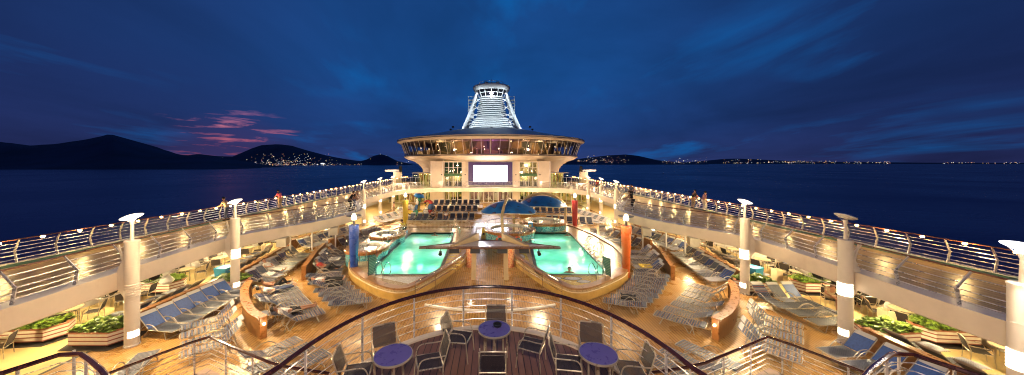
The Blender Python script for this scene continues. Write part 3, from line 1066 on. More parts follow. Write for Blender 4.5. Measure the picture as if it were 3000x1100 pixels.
ORD = ['nearest', 'second', 'third', 'fourth', 'fifth', 'sixth', 'seventh', 'eighth', 'ninth', 'tenth', 'eleventh', 'twelfth']
used = set()
LSPOT = {}


def lrow(key, kinds, h0, h1, f0, f1, n, desc, mid=None, jit=.025, z=0.0, length=1.9, order='in'):
    """a row of loungers: head ends run h0 -> h1, foot ends f0 -> f1 (mid bows the head line)"""
    rn = random.Random(hash(desc) % 1 + sum(map(ord, desc)))
    for i in range(n):
        t = i / max(1, n - 1)
        hx = h0[0] + (h1[0] - h0[0]) * t; hy = h0[1] + (h1[1] - h0[1]) * t
        fx = f0[0] + (f1[0] - f0[0]) * t; fy = f0[1] + (f1[1] - f0[1]) * t
        if mid:
            k = 4 * t * (1 - t); hx += mid[0] * k; hy += mid[1] * k; fx += mid[0] * k; fy += mid[1] * k
        a = math.atan2(fy - hy, fx - hx) + rn.uniform(-1, 1) * jit
        c = (hx + math.cos(a) * length / 2 + rn.uniform(-.04, .04), hy + math.sin(a) * length / 2, z)
        k = kinds[i % len(kinds)] if isinstance(kinds, (list, tuple)) else kinds
        if k == 'strap' and i % 3 == 1 + len(desc) % 2: k = rn.choice(['strap_half', 'strap_up', 'strap_half', 'low'])
        lab = '%s, %s %s' % (LOOK[k], LEFTORD[i] if key[0] == 'B' else ORD[i] + ('' if i == 0 else ' nearest'), desc)
        o = place(LP[k], used, c, a, lab, 'sun loungers')
        LSPOT[(key, i)] = (c, a)


X = lambda pts: [(-x - .25, y) for x, y in pts]
# --- left side (and its mirror on the right where the photograph repeats it)
lrow('L1', 'blue', (-14.75, 12.95), (-14.75, 16.35), (-12.9, 12.75), (-12.9, 16.15), 6, 'in the row along the left low wall')
lrow('L1w', ['blue', 'greyback'], (-15.35, 13.9), (-15.35, 16.4), (-17.2, 13.9), (-17.2, 16.4), 4, 'behind the left low wall')
lrow('L2', ['strap', 'greyback', 'strap', 'pale', 'strap', 'lightblue'], (-14.45, 18.2), (-15.5, 23.2), (-12.6, 17.8), (-13.7, 23.0), 8, 'along the second left wall')
lrow('L2w', ['greyback', 'strap'], (-15.25, 18.4), (-16.3, 22.9), (-17.0, 18.9), (-18.0, 23.3), 6, 'on the outer side of the second left wall')
lrow('L3a', ['strap', 'low', 'flatgrey', 'strap', 'low', 'low', 'flat', 'low'], (-9.15, 12.95), (-12.35, 16.0), (-7.75, 14.15), (-11.2, 17.5), 8, 'inside the curved teak wall at left', (-.12, -.12))
lrow('L3b', 'strap', (-9.75, 12.25), (-11.5, 14.0), (-11.05, 10.9), (-12.8, 12.65), 4, 'outside the curved teak wall at left')
lrow('L3c', ['flatgrey', 'flatgrey', 'low'], (-7.0, 9.55), (-8.5, 10.35), (-6.0, 11.15), (-7.5, 11.95), 3, 'below the terrace rail at left')
lrow('L3d', 'flatgrey', (-11.55, 9.45), (-11.5, 9.4), (-12.3, 10.9), (-12.3, 10.9), 1, 'alone by the left stair rail')
lrow('L4a', 'strap', (-11.35, 19.4), (-12.75, 23.7), (-9.75, 19.6), (-11.1, 23.9), 7, 'in the upright row near the blue column', (-.15, 0))
lrow('L4b', ['flat', 'flat', 'flatgrey', 'flat', 'low', 'flatgrey', 'flat', 'flat'], (-7.75, 14.75), (-11.05, 18.45), (-6.05, 15.35), (-9.35, 19.0), 8, 'in the flat fan by the blue column', (-.15, -.1))
lrow('L5', 'strap', (-12.95, 25.9), (-11.5, 30.6), (-11.25, 25.3), (-9.8, 30.0), 8, 'beside the left hot tubs')
lrow('L6', ['lightblue', 'pale', 'pale', 'lightblue'], (-16.15, 25.6), (-14.75, 30.8), (-14.4, 25.1), (-13.0, 30.3), 9, 'on the pale terrace left of the hot tubs')
lrow('L7', ['pale', 'greyback'], (-13.9, 36.3), (-12.6, 40.6), (-12.2, 35.7), (-10.9, 40.0), 7, 'past the third left column')
lrow('L8', ['pale', 'strap'], (-13.3, 43.2), (-12.3, 46.2), (-11.6, 42.6), (-10.6, 45.6), 5, 'under the left end of the bridge')
# --- right
lrow('R1', 'blue', (14.05, 8.75), (13.95, 11.25), (12.2, 8.6), (12.1, 11.1), 4, 'in the row by the right low wall')
lrow('R1w', ['greyback'], (14.75, 8.7), (14.7, 11.4), (16.5, 8.7), (16.5, 11.4), 4, 'behind the right low wall')
lrow('R1f', 'flatgrey', (15.6, 13.25), (15.6, 14.75), (13.75, 13.2), (13.75, 14.7), 3, 'laid across the right walkway')
lrow('R2', ['strap', 'greyback', 'blue'], (13.95, 16.35), (15.45, 16.35), (13.95, 14.6), (15.5, 14.6), 3, 'of the three facing the camera')
lrow('R2b', ['lightblue', 'strap', 'greyback', 'lightblue', 'greyback', 'strap'], (14.4, 18.3), (15.5, 23.4), (12.55, 17.95), (13.7, 23.2), 9, 'along the second right wall')
lrow('R2w', ['greyback', 'strap'], (15.1, 18.6), (16.2, 23.0), (16.85, 19.0), (17.9, 23.4), 6, 'on the outer side of the second right wall')
lrow('R3a', ['flat', 'low', 'flatgrey', 'low', 'strap', 'strap', 'strap'], (8.9, 12.75), (12.35, 15.85), (7.55, 13.95), (11.15, 17.35), 7, 'inside the curved teak wall at right', (.12, -.12))
lrow('R3b', 'strap', (9.5, 12.05), (11.7, 14.2), (10.8, 10.7), (13.0, 12.85), 5, 'outside the curved teak wall at right')
lrow('R3c', ['flatgrey', 'low', 'flatgrey'], (6.5, 9.3), (8.1, 10.1), (5.6, 10.9), (7.1, 11.7), 3, 'below the terrace rail at right')
lrow('R4a', ['strap', 'lightblue', 'strap', 'strap', 'pale'], (10.9, 19.3), (12.3, 23.5), (9.3, 19.5), (10.7, 23.7), 7, 'in the upright row near the orange column', (.15, 0))
lrow('R4b', ['flat', 'flatgrey', 'flatgrey', 'flat', 'flatgrey', 'flat'], (7.35, 14.6), (10.55, 18.3), (5.7, 15.3), (8.9, 19.0), 8, 'in the flat fan below the orange column', (.15, -.1))
lrow('R5', 'strap', (12.7, 25.9), (11.6, 29.4), (11.0, 25.3), (9.9, 28.8), 5, 'right of the hot tubs by the red column')
lrow('R6', ['lightblue', 'pale', 'lightblue', 'pale', 'greyback'], (15.9, 24.8), (14.4, 31.0), (14.15, 24.3), (12.7, 30.5), 10, 'on the pale terrace right of the hot tubs')
lrow('R7', ['pale', 'greyback'], (13.6, 35.6), (12.2, 42.6), (11.9, 35.0), (10.5, 42.0), 11, 'past the third right column')
lrow('R8', 'strap', (9.8, 29.6), (11.2, 31.2), (9.3, 27.9), (10.7, 29.5), 2, 'at the end of the right pool wall')
# --- back rows under the screen, facing the camera
lrow('B1', 'navy', (-9.7, 38.6), (-2.4, 38.8), (-9.7, 36.8), (-2.4, 37.0), 10, 'in the front row under the screen', jit=.08)
lrow('B2', 'navy', (-8.0, 42.6), (-2.2, 42.8), (-8.0, 40.8), (-2.2, 41.0), 8, 'in the middle row under the screen', z=.4)
lrow('B3', 'navy', (-8.2, 45.8), (-2.1, 46.0), (-8.2, 44.0), (-2.1, 44.2), 8, 'in the top row under the screen', z=.8)
lrow('B4', 'navy', (6.9, 36.9), (11.4, 36.1), (6.6, 35.1), (11.0, 34.3), 7, 'in the near right row by the red column', jit=.08)
lrow('B5', 'navy', (4.6, 42.3), (10.3, 41.0), (4.4, 40.5), (10.0, 39.2), 8, 'in the second row right of the canopies', z=.4)
lrow('B6', 'navy', (1.6, 46.0), (8.8, 45.0), (1.6, 44.2), (8.5, 43.2), 9, 'in the top row right of the canopies', z=.8)

# low seating tiers for the back rows
mb = MB()
mb.prism([(-9.2, 40.3), (-1.3, 40.5), (-1.3, 43.5), (-9.2, 43.3)], 0, .4); mb.prism([(-9.2, 43.32), (-1.3, 43.52), (-1.3, 47.4), (-9.2, 47.2)], 0, .8)
mb.prism([(3.7, 40.2), (11.6, 38.4), (11.6, 41.4), (3.7, 43.2)], 0, .4); mb.prism([(.8, 43.7), (9.8, 42.4), (9.8, 46), (.8, 47.3)], 0, .8)
tag(mb.build('seating_tier', M['deck'], smooth=0), kind='structure')

# ---------------------------------------------------------------- teak partition walls
def partition(label, pts, h=.8, w=.20, endlamp=False, capw=.28, group='teak partition walls between the loungers', smooth=True):
    P = catmull(pts, 5) if smooth and len(pts) > 2 else resample([(p[0], p[1], 0) for p in pts], n=6)
    P = [(p[0], p[1]) for p in P]
    t = root('teak_partition', label, 'partition', (0, 0, 0), 0, group)
    a = offs(P, w / 2, 1); b = offs(P, w / 2, -1)
    m = MB(); m.prism(a + b[::-1], 0, h - .05); m.build('wall', M['teak'], t, smooth=0)
    a = offs(P, capw / 2, 1); b = offs(P, capw / 2, -1)
    m = MB(); m.prism(a + b[::-1], h - .05, h + .02); m.build('cap', M['teakcap'], t, smooth=0)
    m = MB()
    for q, e in ((P[0], P[1]), (P[-1], P[-2])):
        an = math.atan2(q[1] - e[1], q[0] - e[0])
        m.box((q[0], q[1], (h + .03) / 2), (.14, w + .06, h + .03), an)
    m.build('end_post', M['teakcap'], t, smooth=0)
    if endlamp:
        q, e = P[0], P[1]
        d = Vector((q[0] - e[0], q[1] - e[1])).normalized()
        m = MB(); m.ball((q[0] + d.x * .13, q[1] + d.y * .13, h * .72), .05, 10, 6); m.build('end_lamp', M['bulb'], t)
        lamp('POINT', (q[0] + d.x * .45, q[1] + d.y * .45, h * .72), 9, WARM, .05)
    return t


W3 = [(-9.35, 12.55), (-10.15, 13.05), (-10.95, 13.75), (-11.7, 14.55), (-12.4, 15.45), (-12.95, 16.4)]
partition('curved teak wall with a small lamp on its end at the left, between two lounger groups', W3, .84, .18, True, .34)
partition('curved teak wall with a small lamp on its end at the right, between two lounger groups', [(-x - .25, y - .1) for x, y in W3], .84, .18, True, .34)
partition('low straight teak wall behind the blue-backed loungers at left', [(-15.05, 12.9), (-15.05, 16.7)], .8)
partition('low straight teak wall behind the blue-backed loungers at right', [(14.4, 8.3), (14.4, 11.75)], .8)
W2 = [(-14.85, 17.9), (-15.1, 19.6), (-15.45, 21.4), (-15.95, 23.6)]
partition('second teak wall at left, beyond the column, between loungers back to back', W2, .8)
partition('second teak wall at right, beyond the column, between loungers back to back', [(-x - .2, y) for x, y in W2], .8)
W4 = [(-11.45, 18.75), (-11.95, 20.2), (-12.6, 22.0), (-13.15, 24.1)]
partition('teak wall ending near the blue column at left', W4, .84, .18)
partition('teak wall ending near the orange column at right', [(-x - .4, y) for x, y in W4], .84, .18)
partition('teak wall end left of the hot tubs', [(-13.35, 25.4), (-12.6, 28), (-11.85, 31)], .82, .18)
partition('teak wall end right of the hot tubs', [(13.1, 25.3), (12.6, 27.4), (12.0, 29.8)], .82, .18)
partition('outermost teak wall left of the hot tubs', [(-16.5, 25.0), (-15.9, 28), (-15.05, 31.3)], .8, .18)
partition('outermost teak wall right of the hot tubs', [(16.3, 24.2), (15.6, 27.6), (14.75, 31.4)], .8, .18)

# ================================================================ chairs and tables
def chair(name, slingmat, frmat, tall=1.0):
    """seat faces +X"""
    t = root(name, 'x', 'chair')
    for y in (-.27, .27):
        m = MB()
        m.tube(catmull([(-.27, y, .0), (-.245, y, .42), (-.31, y, .66), (-.38, y, .90)], 3), .013, 6); m.build('leg', frmat, t)
        m = MB(); m.tube(catmull([(.29, y, .0), (.255, y, .36), (.235, y, .54), (.17, y, .645), (.02, y, .665), (-.16, y, .655), (-.30, y, .66)], 3), .013, 6)
        m.build('armrest', frmat, t)
    m = MB()
    for y in (-.25, .25): m.tube([(-.25, y, .43), (.26, y, .45)], .015, 6)
    m.tube([(.25, -.26, .44), (.25, .26, .44)], .015, 6); m.tube([(-.25, -.26, .42), (-.25, .26, .42)], .015, 6)
    m.build('frame', frmat, t)
    m = MB(); m.tube([(-.38, -.27, .89), (-.39, -.22, .92), (-.39, .22, .92), (-.38, .27, .89)], .016, 6); m.build('top_rail', frmat, t)
    m = MB(); m.box((0, 0, .447), (.47, .47, .012)); m.build('seat', slingmat, t, smooth=0)
    m = MB(); m.add([(-.265, -.245, .50), (-.265, .245, .50), (-.315, .245, .68), (-.315, -.245, .68), (-.378, .235, .905), (-.378, -.235, .905)], [(0, 1, 2, 3), (3, 2, 4, 5)])
    m.add([(-.277, -.245, .50), (-.277, .245, .50), (-.327, .245, .68), (-.327, -.245, .68), (-.390, .235, .905), (-.390, -.235, .905)], [(3, 2, 1, 0), (5, 4, 2, 3)])
    m.build('backrest', slingmat, t)
    for ch in KIDS[t.name]:
        for v in ch.data.vertices: v.co *= .94
    return t


def table(name, topmat, rimmat, r, legs=3, h=.735):
    t = root(name, 'x', 'table')
    m = MB(); m.lathe([(0, h), (r - .02, h), (r - .018, h - .012), (0, h - .02)], n=36); m.build('table_top', topmat, t)
    m = MB(); m.lathe([(r - .021, h + .002), (r - .004, h + .003), (r, h - .01), (r - .004, h - .034), (r - .03, h - .036)], n=36); m.build('rim', rimmat, t)
    m = MB(); m.cyl((0, 0, .05), (0, 0, h - .02), .032, .032, 10); m.build('post', rimmat, t)
    for k in range(legs):
        a = 2 * PI * k / legs + .5
        m = MB(); m.tube([(r * .62 * math.cos(a), r * .62 * math.sin(a), 0), (r * .60 * math.cos(a), r * .60 * math.sin(a), h - .03)], .019, 6); m.build('leg', rimmat, t)
    return t


CH_T = chair('sling_chair', M['meshback'], M['cframe'])
CH_C = chair('cafe_chair', M['sling'], M['cframe'])
TB_T = table('terrace_table', M['purple'], M['cframe'], .36, 3)
TB_C = table('cafe_table', M['tablecream'], M['cframe'], .43, 4)

g = 'violet tables on the near terrace'
place(TB_T, used, (.06, 6.62, ZP), 0, 'violet round table holding an ashtray, middle of the near terrace', g)
place(TB_T, used, (-1.83, 5.72, ZP), .4, 'violet round table at the left of the near terrace', g)
place(TB_T, used, (2.0, 5.76, ZP), .9, 'violet round table at the right of the near terrace', g)
g = 'sling chairs on the near terrace'
for x, y, a, lab in [(-2.12, 6.22, -62, 'dark sling chair between the left violet table and the rail'), (-1.22, 6.02, 198, 'dark sling chair on the inner side of the left violet table'),
                     (-2.5, 5.72, 12, 'dark sling chair at the outer side of the left violet table'), (-.72, 6.86, -12, 'dark sling chair left of the middle table, seen from behind its side'),
                     (.1, 7.06, -92, 'dark sling chair between the middle table and the rail'), (.02, 5.95, 90, 'dark sling chair with its back to the camera at the middle table'),
                     (.86, 6.58, 158, 'dark sling chair right of the middle table, turned slightly away'), (1.5, 5.98, -12, 'dark sling chair on the inner side of the right violet table'),
                     (2.08, 6.28, -100, 'dark sling chair between the right violet table and the rail'), (2.62, 5.8, 172, 'dark sling chair at the outer side of the right violet table')]:
    place(CH_T, used, (x, y, ZP), R(a), lab, g)
ash = root('ashtray', 'small dark round ashtray on the middle violet table', 'ashtray', (.13, 6.72, ZP + .735))
m = MB(); m.lathe([(0, .002), (.085, .002), (.095, .04), (.08, .045), (.07, .015), (0, .012)], n=20); m.build('bowl', M['black'], ash)
m = MB(); m.lathe([(.072, .038), (.096, .042), (.098, .048), (.074, .046)], n=20); m.build('rim', M['darkmetal'], ash)

g1, g2 = 'cafe tables under the promenades', 'cafe chairs under the promenades'
rn = random.Random(3)
for side, xs, ys in (('left', -18.6, [10.9, 13.6, 15.7, 18.6, 20.9, 23.4, 25.8, 30.5, 34, 39]), ('right', 18.05, [10.7, 13.5, 15.4, 18.2, 20.5, 23.0, 25.6, 30.2, 34, 38.5])):
    for i, y in enumerate(ys):
        dx = rn.uniform(-.15, .15)
        place(TB_C, used, (xs + dx, y, 0), rn.uniform(0, 3), 'cream round cafe table under the %s promenade, %s from the camera' % (side, ORD[i]), g1)
        angs = [20, 140, 200, 300] if i % 3 else [35, 150, 250]
        for k, a in enumerate(angs[:4 if i < 7 else 2]):
            q = R(a + rn.uniform(-14, 14))
            d = .68
            place(CH_C, used, (xs + dx + d * math.cos(q), y + d * math.sin(q), 0), q + PI + rn.uniform(-.2, .2),
                  'brown sling chair at the %s %s cafe table, %s' % (ORD[i], side, ['toward the columns', 'far inner place', 'by the windows', 'camera side'][k]), g2)

# ================================================================ striped planters
def foliage(m, w, d, z, n, rnd, hmax=.46):
    """many small upturned leaves filling a low mound"""
    for _ in range(n):
        u, v = rnd.uniform(-1, 1), rnd.uniform(-1, 1)
        clump = .75 + .25 * math.sin(u * 9 + 1.3) * math.cos(v * 5 + u * 3)
        hh = hmax * clump * (1 - .55 * max(abs(u), abs(v)) ** 3) * rnd.uniform(.35, 1.0) ** .5
        c = Vector((u * w / 2 * 1.03, v * d / 2 * 1.03, z + hh))
        s = rnd.uniform(.05, .095)
        a = rnd.uniform(0, 2 * PI); t = rnd.uniform(-.2, .9)
        e1 = Vector((math.cos(a), math.sin(a), 0)) * s
        e2 = Vector((-math.sin(a) * math.cos(t), math.cos(a) * math.cos(t), math.sin(t))) * s * .8
        m.add([c - e1, c - e2 * .6, c + e1, c + e2], [(0, 1, 2, 3)])
    return m


def hexa(l, d, cut=.32):
    return [(-l / 2, 0), (-l / 2 + cut, -d / 2), (l / 2 - cut, -d / 2), (l / 2, 0), (l / 2 - cut, d / 2), (-l / 2 + cut, d / 2)]


def planter(seed):
    t = root('planter', 'x', 'planter')
    L_, D_ = 2.15, 1.05
    m = MB(); m.prism(hexa(L_, D_), .11, .56, [hexa(L_ - .16, D_ - .16)]); m.build('box', M['planter'], t, smooth=0)
    m = MB(); m.prism(hexa(L_ + .04, D_ + .04), .562, .60, [hexa(L_ - .2, D_ - .2)]); m.build('rim', M['redcap'], t, smooth=0)
    m = MB(); m.prism(hexa(L_ - .165, D_ - .165), .3, .5); m.build('soil', M['soil'], t, smooth=0)
    m = MB()
    for x, y in hexa(L_ - .2, D_ - .2): m.box((x, y, .055), (.06, .06, .11))
    m.build('feet', M['darkmetal'], t, smooth=0)
    m = MB(); m.prism(hexa(L_ + .35, D_ + .35), .002, .014); m.build('floor_mat', M['mat'], t, smooth=0)
    m = foliage(MB(), L_ - .45, D_ - .1, .5, 1150, random.Random(seed)); o = m.build('foliage', M['leaf'], t, smooth=0)
    m = MB(); rr = random.Random(seed + 3)
    for _ in range(40):
        x, y = rr.uniform(-.8, .8), rr.uniform(-.38, .38)
        m.tube([(x, y, .48), (x + rr.uniform(-.05, .05), y + rr.uniform(-.05, .05), .48 + rr.uniform(.1, .26))], .006, 4)
    m.build('stem', M['leaf'], t, smooth=0)
    return t


pa, pb = planter(1), planter(2)
g = 'striped planters along the walkways'
for x, y, a, p, lab in [(-18.5, 12.55, 6, pa, 'striped planter at the left edge, under the promenade'), (-15.55, 12.35, 0, pb, 'striped planter on the inner left, by the nearest column'),
                        (-18.35, 17.2, 4, pa, 'striped planter between cafe tables at left'), (-14.75, 17.35, 0, pb, 'striped planter end-on by the second left column'),
                        (18.2, 12.45, -6, pb, 'largest-looking striped planter at the right edge, under the promenade'), (15.75, 12.3, 5, pa, 'striped planter behind the unlit right column'),
                        (17.9, 17.2, -3, pb, 'striped planter beside the seated woman at right'), (14.7, 17.25, 0, pa, 'striped planter behind the three loungers facing the camera'),
                        (-18.8, 28.2, 0, pa, 'striped planter far along the left walkway'), (18.3, 28.0, 0, pb, 'striped planter far along the right walkway'),
                        (-16.6, 32.4, 20, pb, 'striped planter past the pale loungers at left'), (16.2, 32.6, -20, pa, 'striped planter past the pale loungers at right')]:
    place(p, used, (x, y, 0), R(a), lab, g)
# ================================================================ pool islands
M['riser'] = plain('riser_boards', (.50, .31, .085), .35, var=.25, scale=2.5)
HP = .58      # island top
PLAT_L = catmull([(-9.1, 19.6), (-8.2, 18.3), (-6.6, 16.8), (-5.5, 16.05), (-4.75, 15.85), (-4.1, 16.25), (-3.1, 18.2), (-1.95, 21.2)], 4) + [(-1.6, 24), (-1.5, 31.6), (-9.6, 31.6), (-10.6, 27.5), (-10.6, 23)]
PLAT_R = catmull([(8.8, 19.6), (7.9, 18.2), (6.3, 16.8), (5.2, 16.05), (4.45, 15.85), (3.8, 16.25), (2.8, 18.2), (1.65, 21.2)], 4) + [(1.2, 24.5), (1.2, 33.2), (7.6, 33.4), (8.7, 31.6), (9.6, 28), (9.9, 24), (9.6, 21.4)]


def shrink(poly, d):
    c = Vector((sum(p[0] for p in poly) / len(poly), sum(p[1] for p in poly) / len(poly)))
    out = []
    n = len(poly)
    for i in range(n):
        a, b, e = Vector(poly[i - 1]), Vector(poly[i]), Vector(poly[(i + 1) % n])
        t1 = (b - a); t2 = (e - b)
        t = (t1.normalized() if t1.length > 1e-6 else t2.normalized()) + (t2.normalized() if t2.length > 1e-6 else Vector((0, 0)))
        t = t.normalized()
        nn = Vector((-t.y, t.x))
        if nn.dot(c - b) < 0: nn = -nn
        out.append(tuple(b + nn * d))
    return out


def island(word, plat, pool, label, pattern):
    t = root('pool', label, 'swimming pool')
    m = MB(); m.prism(plat, 0.002, HP, [pool], bottom=False); m.build('surround', [M['sandtile']], t, smooth=0)
    m = MB(); inn = shrink(plat, .42)
    m.prism(plat, HP, HP + .09, [inn], bottom=False); m.build('teak_edge', M['teak'], t, smooth=0)
    m = MB(); out = shrink(plat, -.03)
    m.prism(out, .06, .44, [shrink(plat, .01)], bottom=True); m.build('riser', M['riser'], t, smooth=0)
    m = MB(); m.prism(shrink(plat, -.05), .44, .475, [shrink(plat, .01)]); m.build('step_trim', M['tablecream'], t, smooth=0)  # plain cream tile band along the riser, gives no light
    # basin
    zb = -1.1
    m = MB(); m.sheet(pool, zb)
    k = len(pool)
    m.add([(x, y, zb) for x, y in pool] + [(x, y, HP) for x, y in pool], [(i, (i + 1) % k, k + (i + 1) % k, k + i) for i in range(k)])
    m.build('basin', M['poolwall'], t, smooth=0)
    m = MB(); m.prism(shrink(pool, -.22), HP + .001, HP + .02, [pool]); m.build('coping', M['darkmetal'], t, smooth=0)
    m = MB()
    xs = [p[0] for p in pool]; x0, x1 = min(xs) - .0, max(xs)
    NX, NY = 26, 60
    q = [pool[i] for i in range(len(pool))]
    m.sheet(pool, HP - .10)
    m.build('water', M['water'], t, smooth=0)
    if pattern: pattern(t)
    # underwater lamps
    cx = sum(xs) / len(xs)
    for yy, pw in ((19.4, 260), (22.5, 230), (26.5, 260)):
        for dx in (-1.2, 1.2):
            lamp('POINT', (cx + dx, yy, -.30), pw * .55, (.62, 1.0, .80), .25)
    return t


def pat_left(t):
    m = MB()
    for i in range(9):
        y0 = 18.9 + i * .62
        x0 = -3.02; x1 = -2.15 - .0 - max(0, (19.6 - y0) * .35) + .18
        if x1 - x0 > .2: m.sheet([(x0, y0), (x1, y0 + .06), (x1, y0 + .36), (x0, y0 + .3)], HP + .004)
    m.build('floor_stripe', M['yellowtile'], t, smooth=0)
    m = MB(); m.sheet([(-6.8, 17.75), (-4.3, 16.6), (-3.5, 17.75)], HP + .004); m.build('splash_apron', M['whitetile'], t, smooth=0)


def ell(cx, cy, a, b, n=24):
    return [(cx + a * math.cos(2 * PI * k / n), cy + b * math.sin(2 * PI * k / n)) for k in range(n)]


def pat_right(t):
    m = MB(); m.sheet([(2.55, 18.95), (2.1, 20.6), (1.75, 21.9), (2.5, 23.2), (2.55, 20)], HP + .004)
    m.sheet([(2.6, 18.9), (3.1, 17.95), (6.6, 17.9), (5.5, 16.7), (4.45, 16.35), (4.1, 16.7), (3.3, 17.6)], HP + .004)
    m.sheet([(7.25, 19), (8.3, 19.4), (8.6, 22), (8.2, 25), (7.3, 26)], HP + .004)
    m.build('yellow_floor', M['yellowtile'], t, smooth=0)
    m = MB(); w = MB()
    for cx, cy, a, b in ((2.3, 20.1, .20, .42), (2.12, 21.6, .22, .5), (3.7, 17.5, .34, .22), (4.6, 17.45, .55, .26), (5.1, 17.0, .4, .2), (7.9, 21, .3, .6), (7.8, 23.6, .28, .6)):
        m.sheet(ell(cx, cy, a, b), HP + .008); w.sheet(ell(cx, cy, a * .82, b * .82), HP + .012)
    m.build('oval_border', M['black'], t, smooth=0); w.build('oval_tile', M['whitetile'], t, smooth=0)


island('left', PLAT_L, POOL_L, 'left turquoise swimming pool beside the striped yellow floor', pat_left)
island('right', PLAT_R, POOL_R, 'right turquoise swimming pool with a swimmer and oval floor tiles', pat_right)


# ---------------------------------------------------------------- hot tubs
def tub(label, x, y, r, zt, z0, arc=None):
    t = root('hot_tub', label, 'hot tub', (x, y, 0), 0, 'round raised hot tubs')
    m = MB(); m.lathe([(r, z0), (r, zt - .22)], n=44); m.build('wall', M['tile'], t)
    m = MB(); m.lathe([(r - .02, zt - .22), (r + .10, zt - .22), (r + .12, zt - .10), (r + .06, zt), (r - .34, zt + .01), (r - .36, zt - .05)], n=44); m.build('rim', M['teakcap'], t)
    m = MB(); m.lathe([(r - .34, zt + .012), (r - .45, zt + .02), (r - .52, zt - .2), (r - .6, zt - .8), (0, zt - .85)], n=44); m.build('shell', M['whitetile'], t)
    m = MB(); m.lathe([(0, zt - .13), (r - .47, zt - .13)], n=44); m.build('water', M['spawater'], t)
    m = MB()
    a0, a1 = arc or (R(200), R(395))
    pts = [((r - .02) * math.cos(a0 + (a1 - a0) * k / 20), (r - .02) * math.sin(a0 + (a1 - a0) * k / 20), zt + .48) for k in range(21)]
    m.tube([(pts[0][0], pts[0][1], zt)] + pts + [(pts[-1][0], pts[-1][1], zt)], .022, 6)
    for k in (5, 10, 15): m.tube([(pts[k][0], pts[k][1], zt), pts[k]], .018, 6)
    m.build('guard_rail', M['chrome'], t)
    for k in range(2):
        m = MB(); yy = -.22 + .44 * k
        m.tube(catmull([(.5 * r - .3, -r + .1 + yy * 0, zt - .1), (.5 * r - .3 + yy, -r + .12, zt + .42), (.5 * r - .3 + yy, -r - .15, zt + .5), (.5 * r - .3 + yy, -r - .32, zt + .1), (.5 * r - .3 + yy, -r - .32, z0 + .1)], 4), .02, 6)
        m.build('grab_rail', M['chrome'], t)
    lamp('POINT', (x, y, zt - .42), 170, (.9, 1.0, .95), .2)
    return t


tub('left hot tub closest to the blue column', -8.85, 21.9, 1.42, 1.2, .1, (R(30), R(200)))
tub('left hot tub behind the first, near the yellow column', -8.75, 25.9, 1.40, 1.2, .1, (R(-40), R(150)))
tub('hot tub under the arched canopy in the centre', 1.65, 27.6, 2.2, 1.3, .1, (R(60), R(190)))
tub('hot tub at the back right, beside the right pool', 5.35, 31.2, 2.1, 1.3, .1, (R(0), R(120)))
# blue mosaic wall that carries the left tubs beside the pool
t = root('mosaic_wall', 'turquoise mosaic wall between the left pool and the two hot tubs', 'wall')
m = MB(); m.prism([(-7.62, 20.2), (-7.5, 20.2), (-7.78, 28.6), (-7.95, 28.6)], HP - .3, 1.0); m.build('wall', M['tile'], t, smooth=0)
m = MB(); m.prism([(-7.72, 20.15), (-7.46, 20.15), (-7.74, 28.65), (-8.05, 28.65)], 1.0, 1.06); m.build('cap', M['teakcap'], t, smooth=0)
m = MB(); m.tube([(-7.62, 20.4, 1.06), (-7.62, 20.4, 1.5), (-7.7, 24, 1.5), (-7.86, 28.4, 1.5), (-7.86, 28.4, 1.06)], .02, 6); m.tube([(-7.7, 24, 1.06), (-7.7, 24, 1.5)], .02, 6); m.build('hand_rail', M['chrome'], t)


# ---------------------------------------------------------------- painted lamp columns
def pool_column(label, x, y, mat, capmat):
    t = root('pool_column', label, 'column', (x, y, 0), 0, 'painted columns with torch lamps round the pools')
    m = MB(); m.lathe([(.205, .0), (.22, .6), (.275, 2.0), (.315, 3.24), (.30, 3.27), (.02, 3.27)], n=28); m.build('shaft', mat, t)
    m = MB(); m.lathe([(.25, .0), (.27, .01), (.27, .09), (.235, .11)], n=24); m.build('base_ring', M['teakcap'], t)
    m = MB(); m.cyl((0, 0, 3.26), (0, 0, 3.58), .09, .06, 12); m.build('lamp_stem', M['darkmetal'], t)
    m = MB(); m.lathe([(.0, 3.58), (.13, 3.60), (.16, 3.72), (.10, 3.92), (0, 4.0)], n=16); m.build('lamp_bulb', M['bulb'], t)
    m = MB(); m.lathe([(.17, 3.80), (.44, 3.84), (.46, 3.86), (.44, 3.87), (.17, 3.84)], n=28); m.build('lamp_shade', M['darkmetal'], t)
    lamp('POINT', (x, y - .0, 4.25), 130, (1, .74, .40), .12)
    lamp('POINT', (x + (-.6 if x > 0 else .6), y - .5, 3.6), 70, (1, .74, .40), .1)


pool_column('blue column with torch lamp left of the left pool', -8.62, 19.25, M['blue'], M['blue'])
pool_column('orange column with torch lamp right of the right pool', 8.32, 19.0, M['orange'], M['orange'])
pool_column('yellow column with torch lamp at the far left pool corner', -9.05, 32.3, M['yellow'], M['yellow'])
pool_column('red column with torch lamp at the far right pool corner', 8.65, 31.9, M['red'], M['red'])


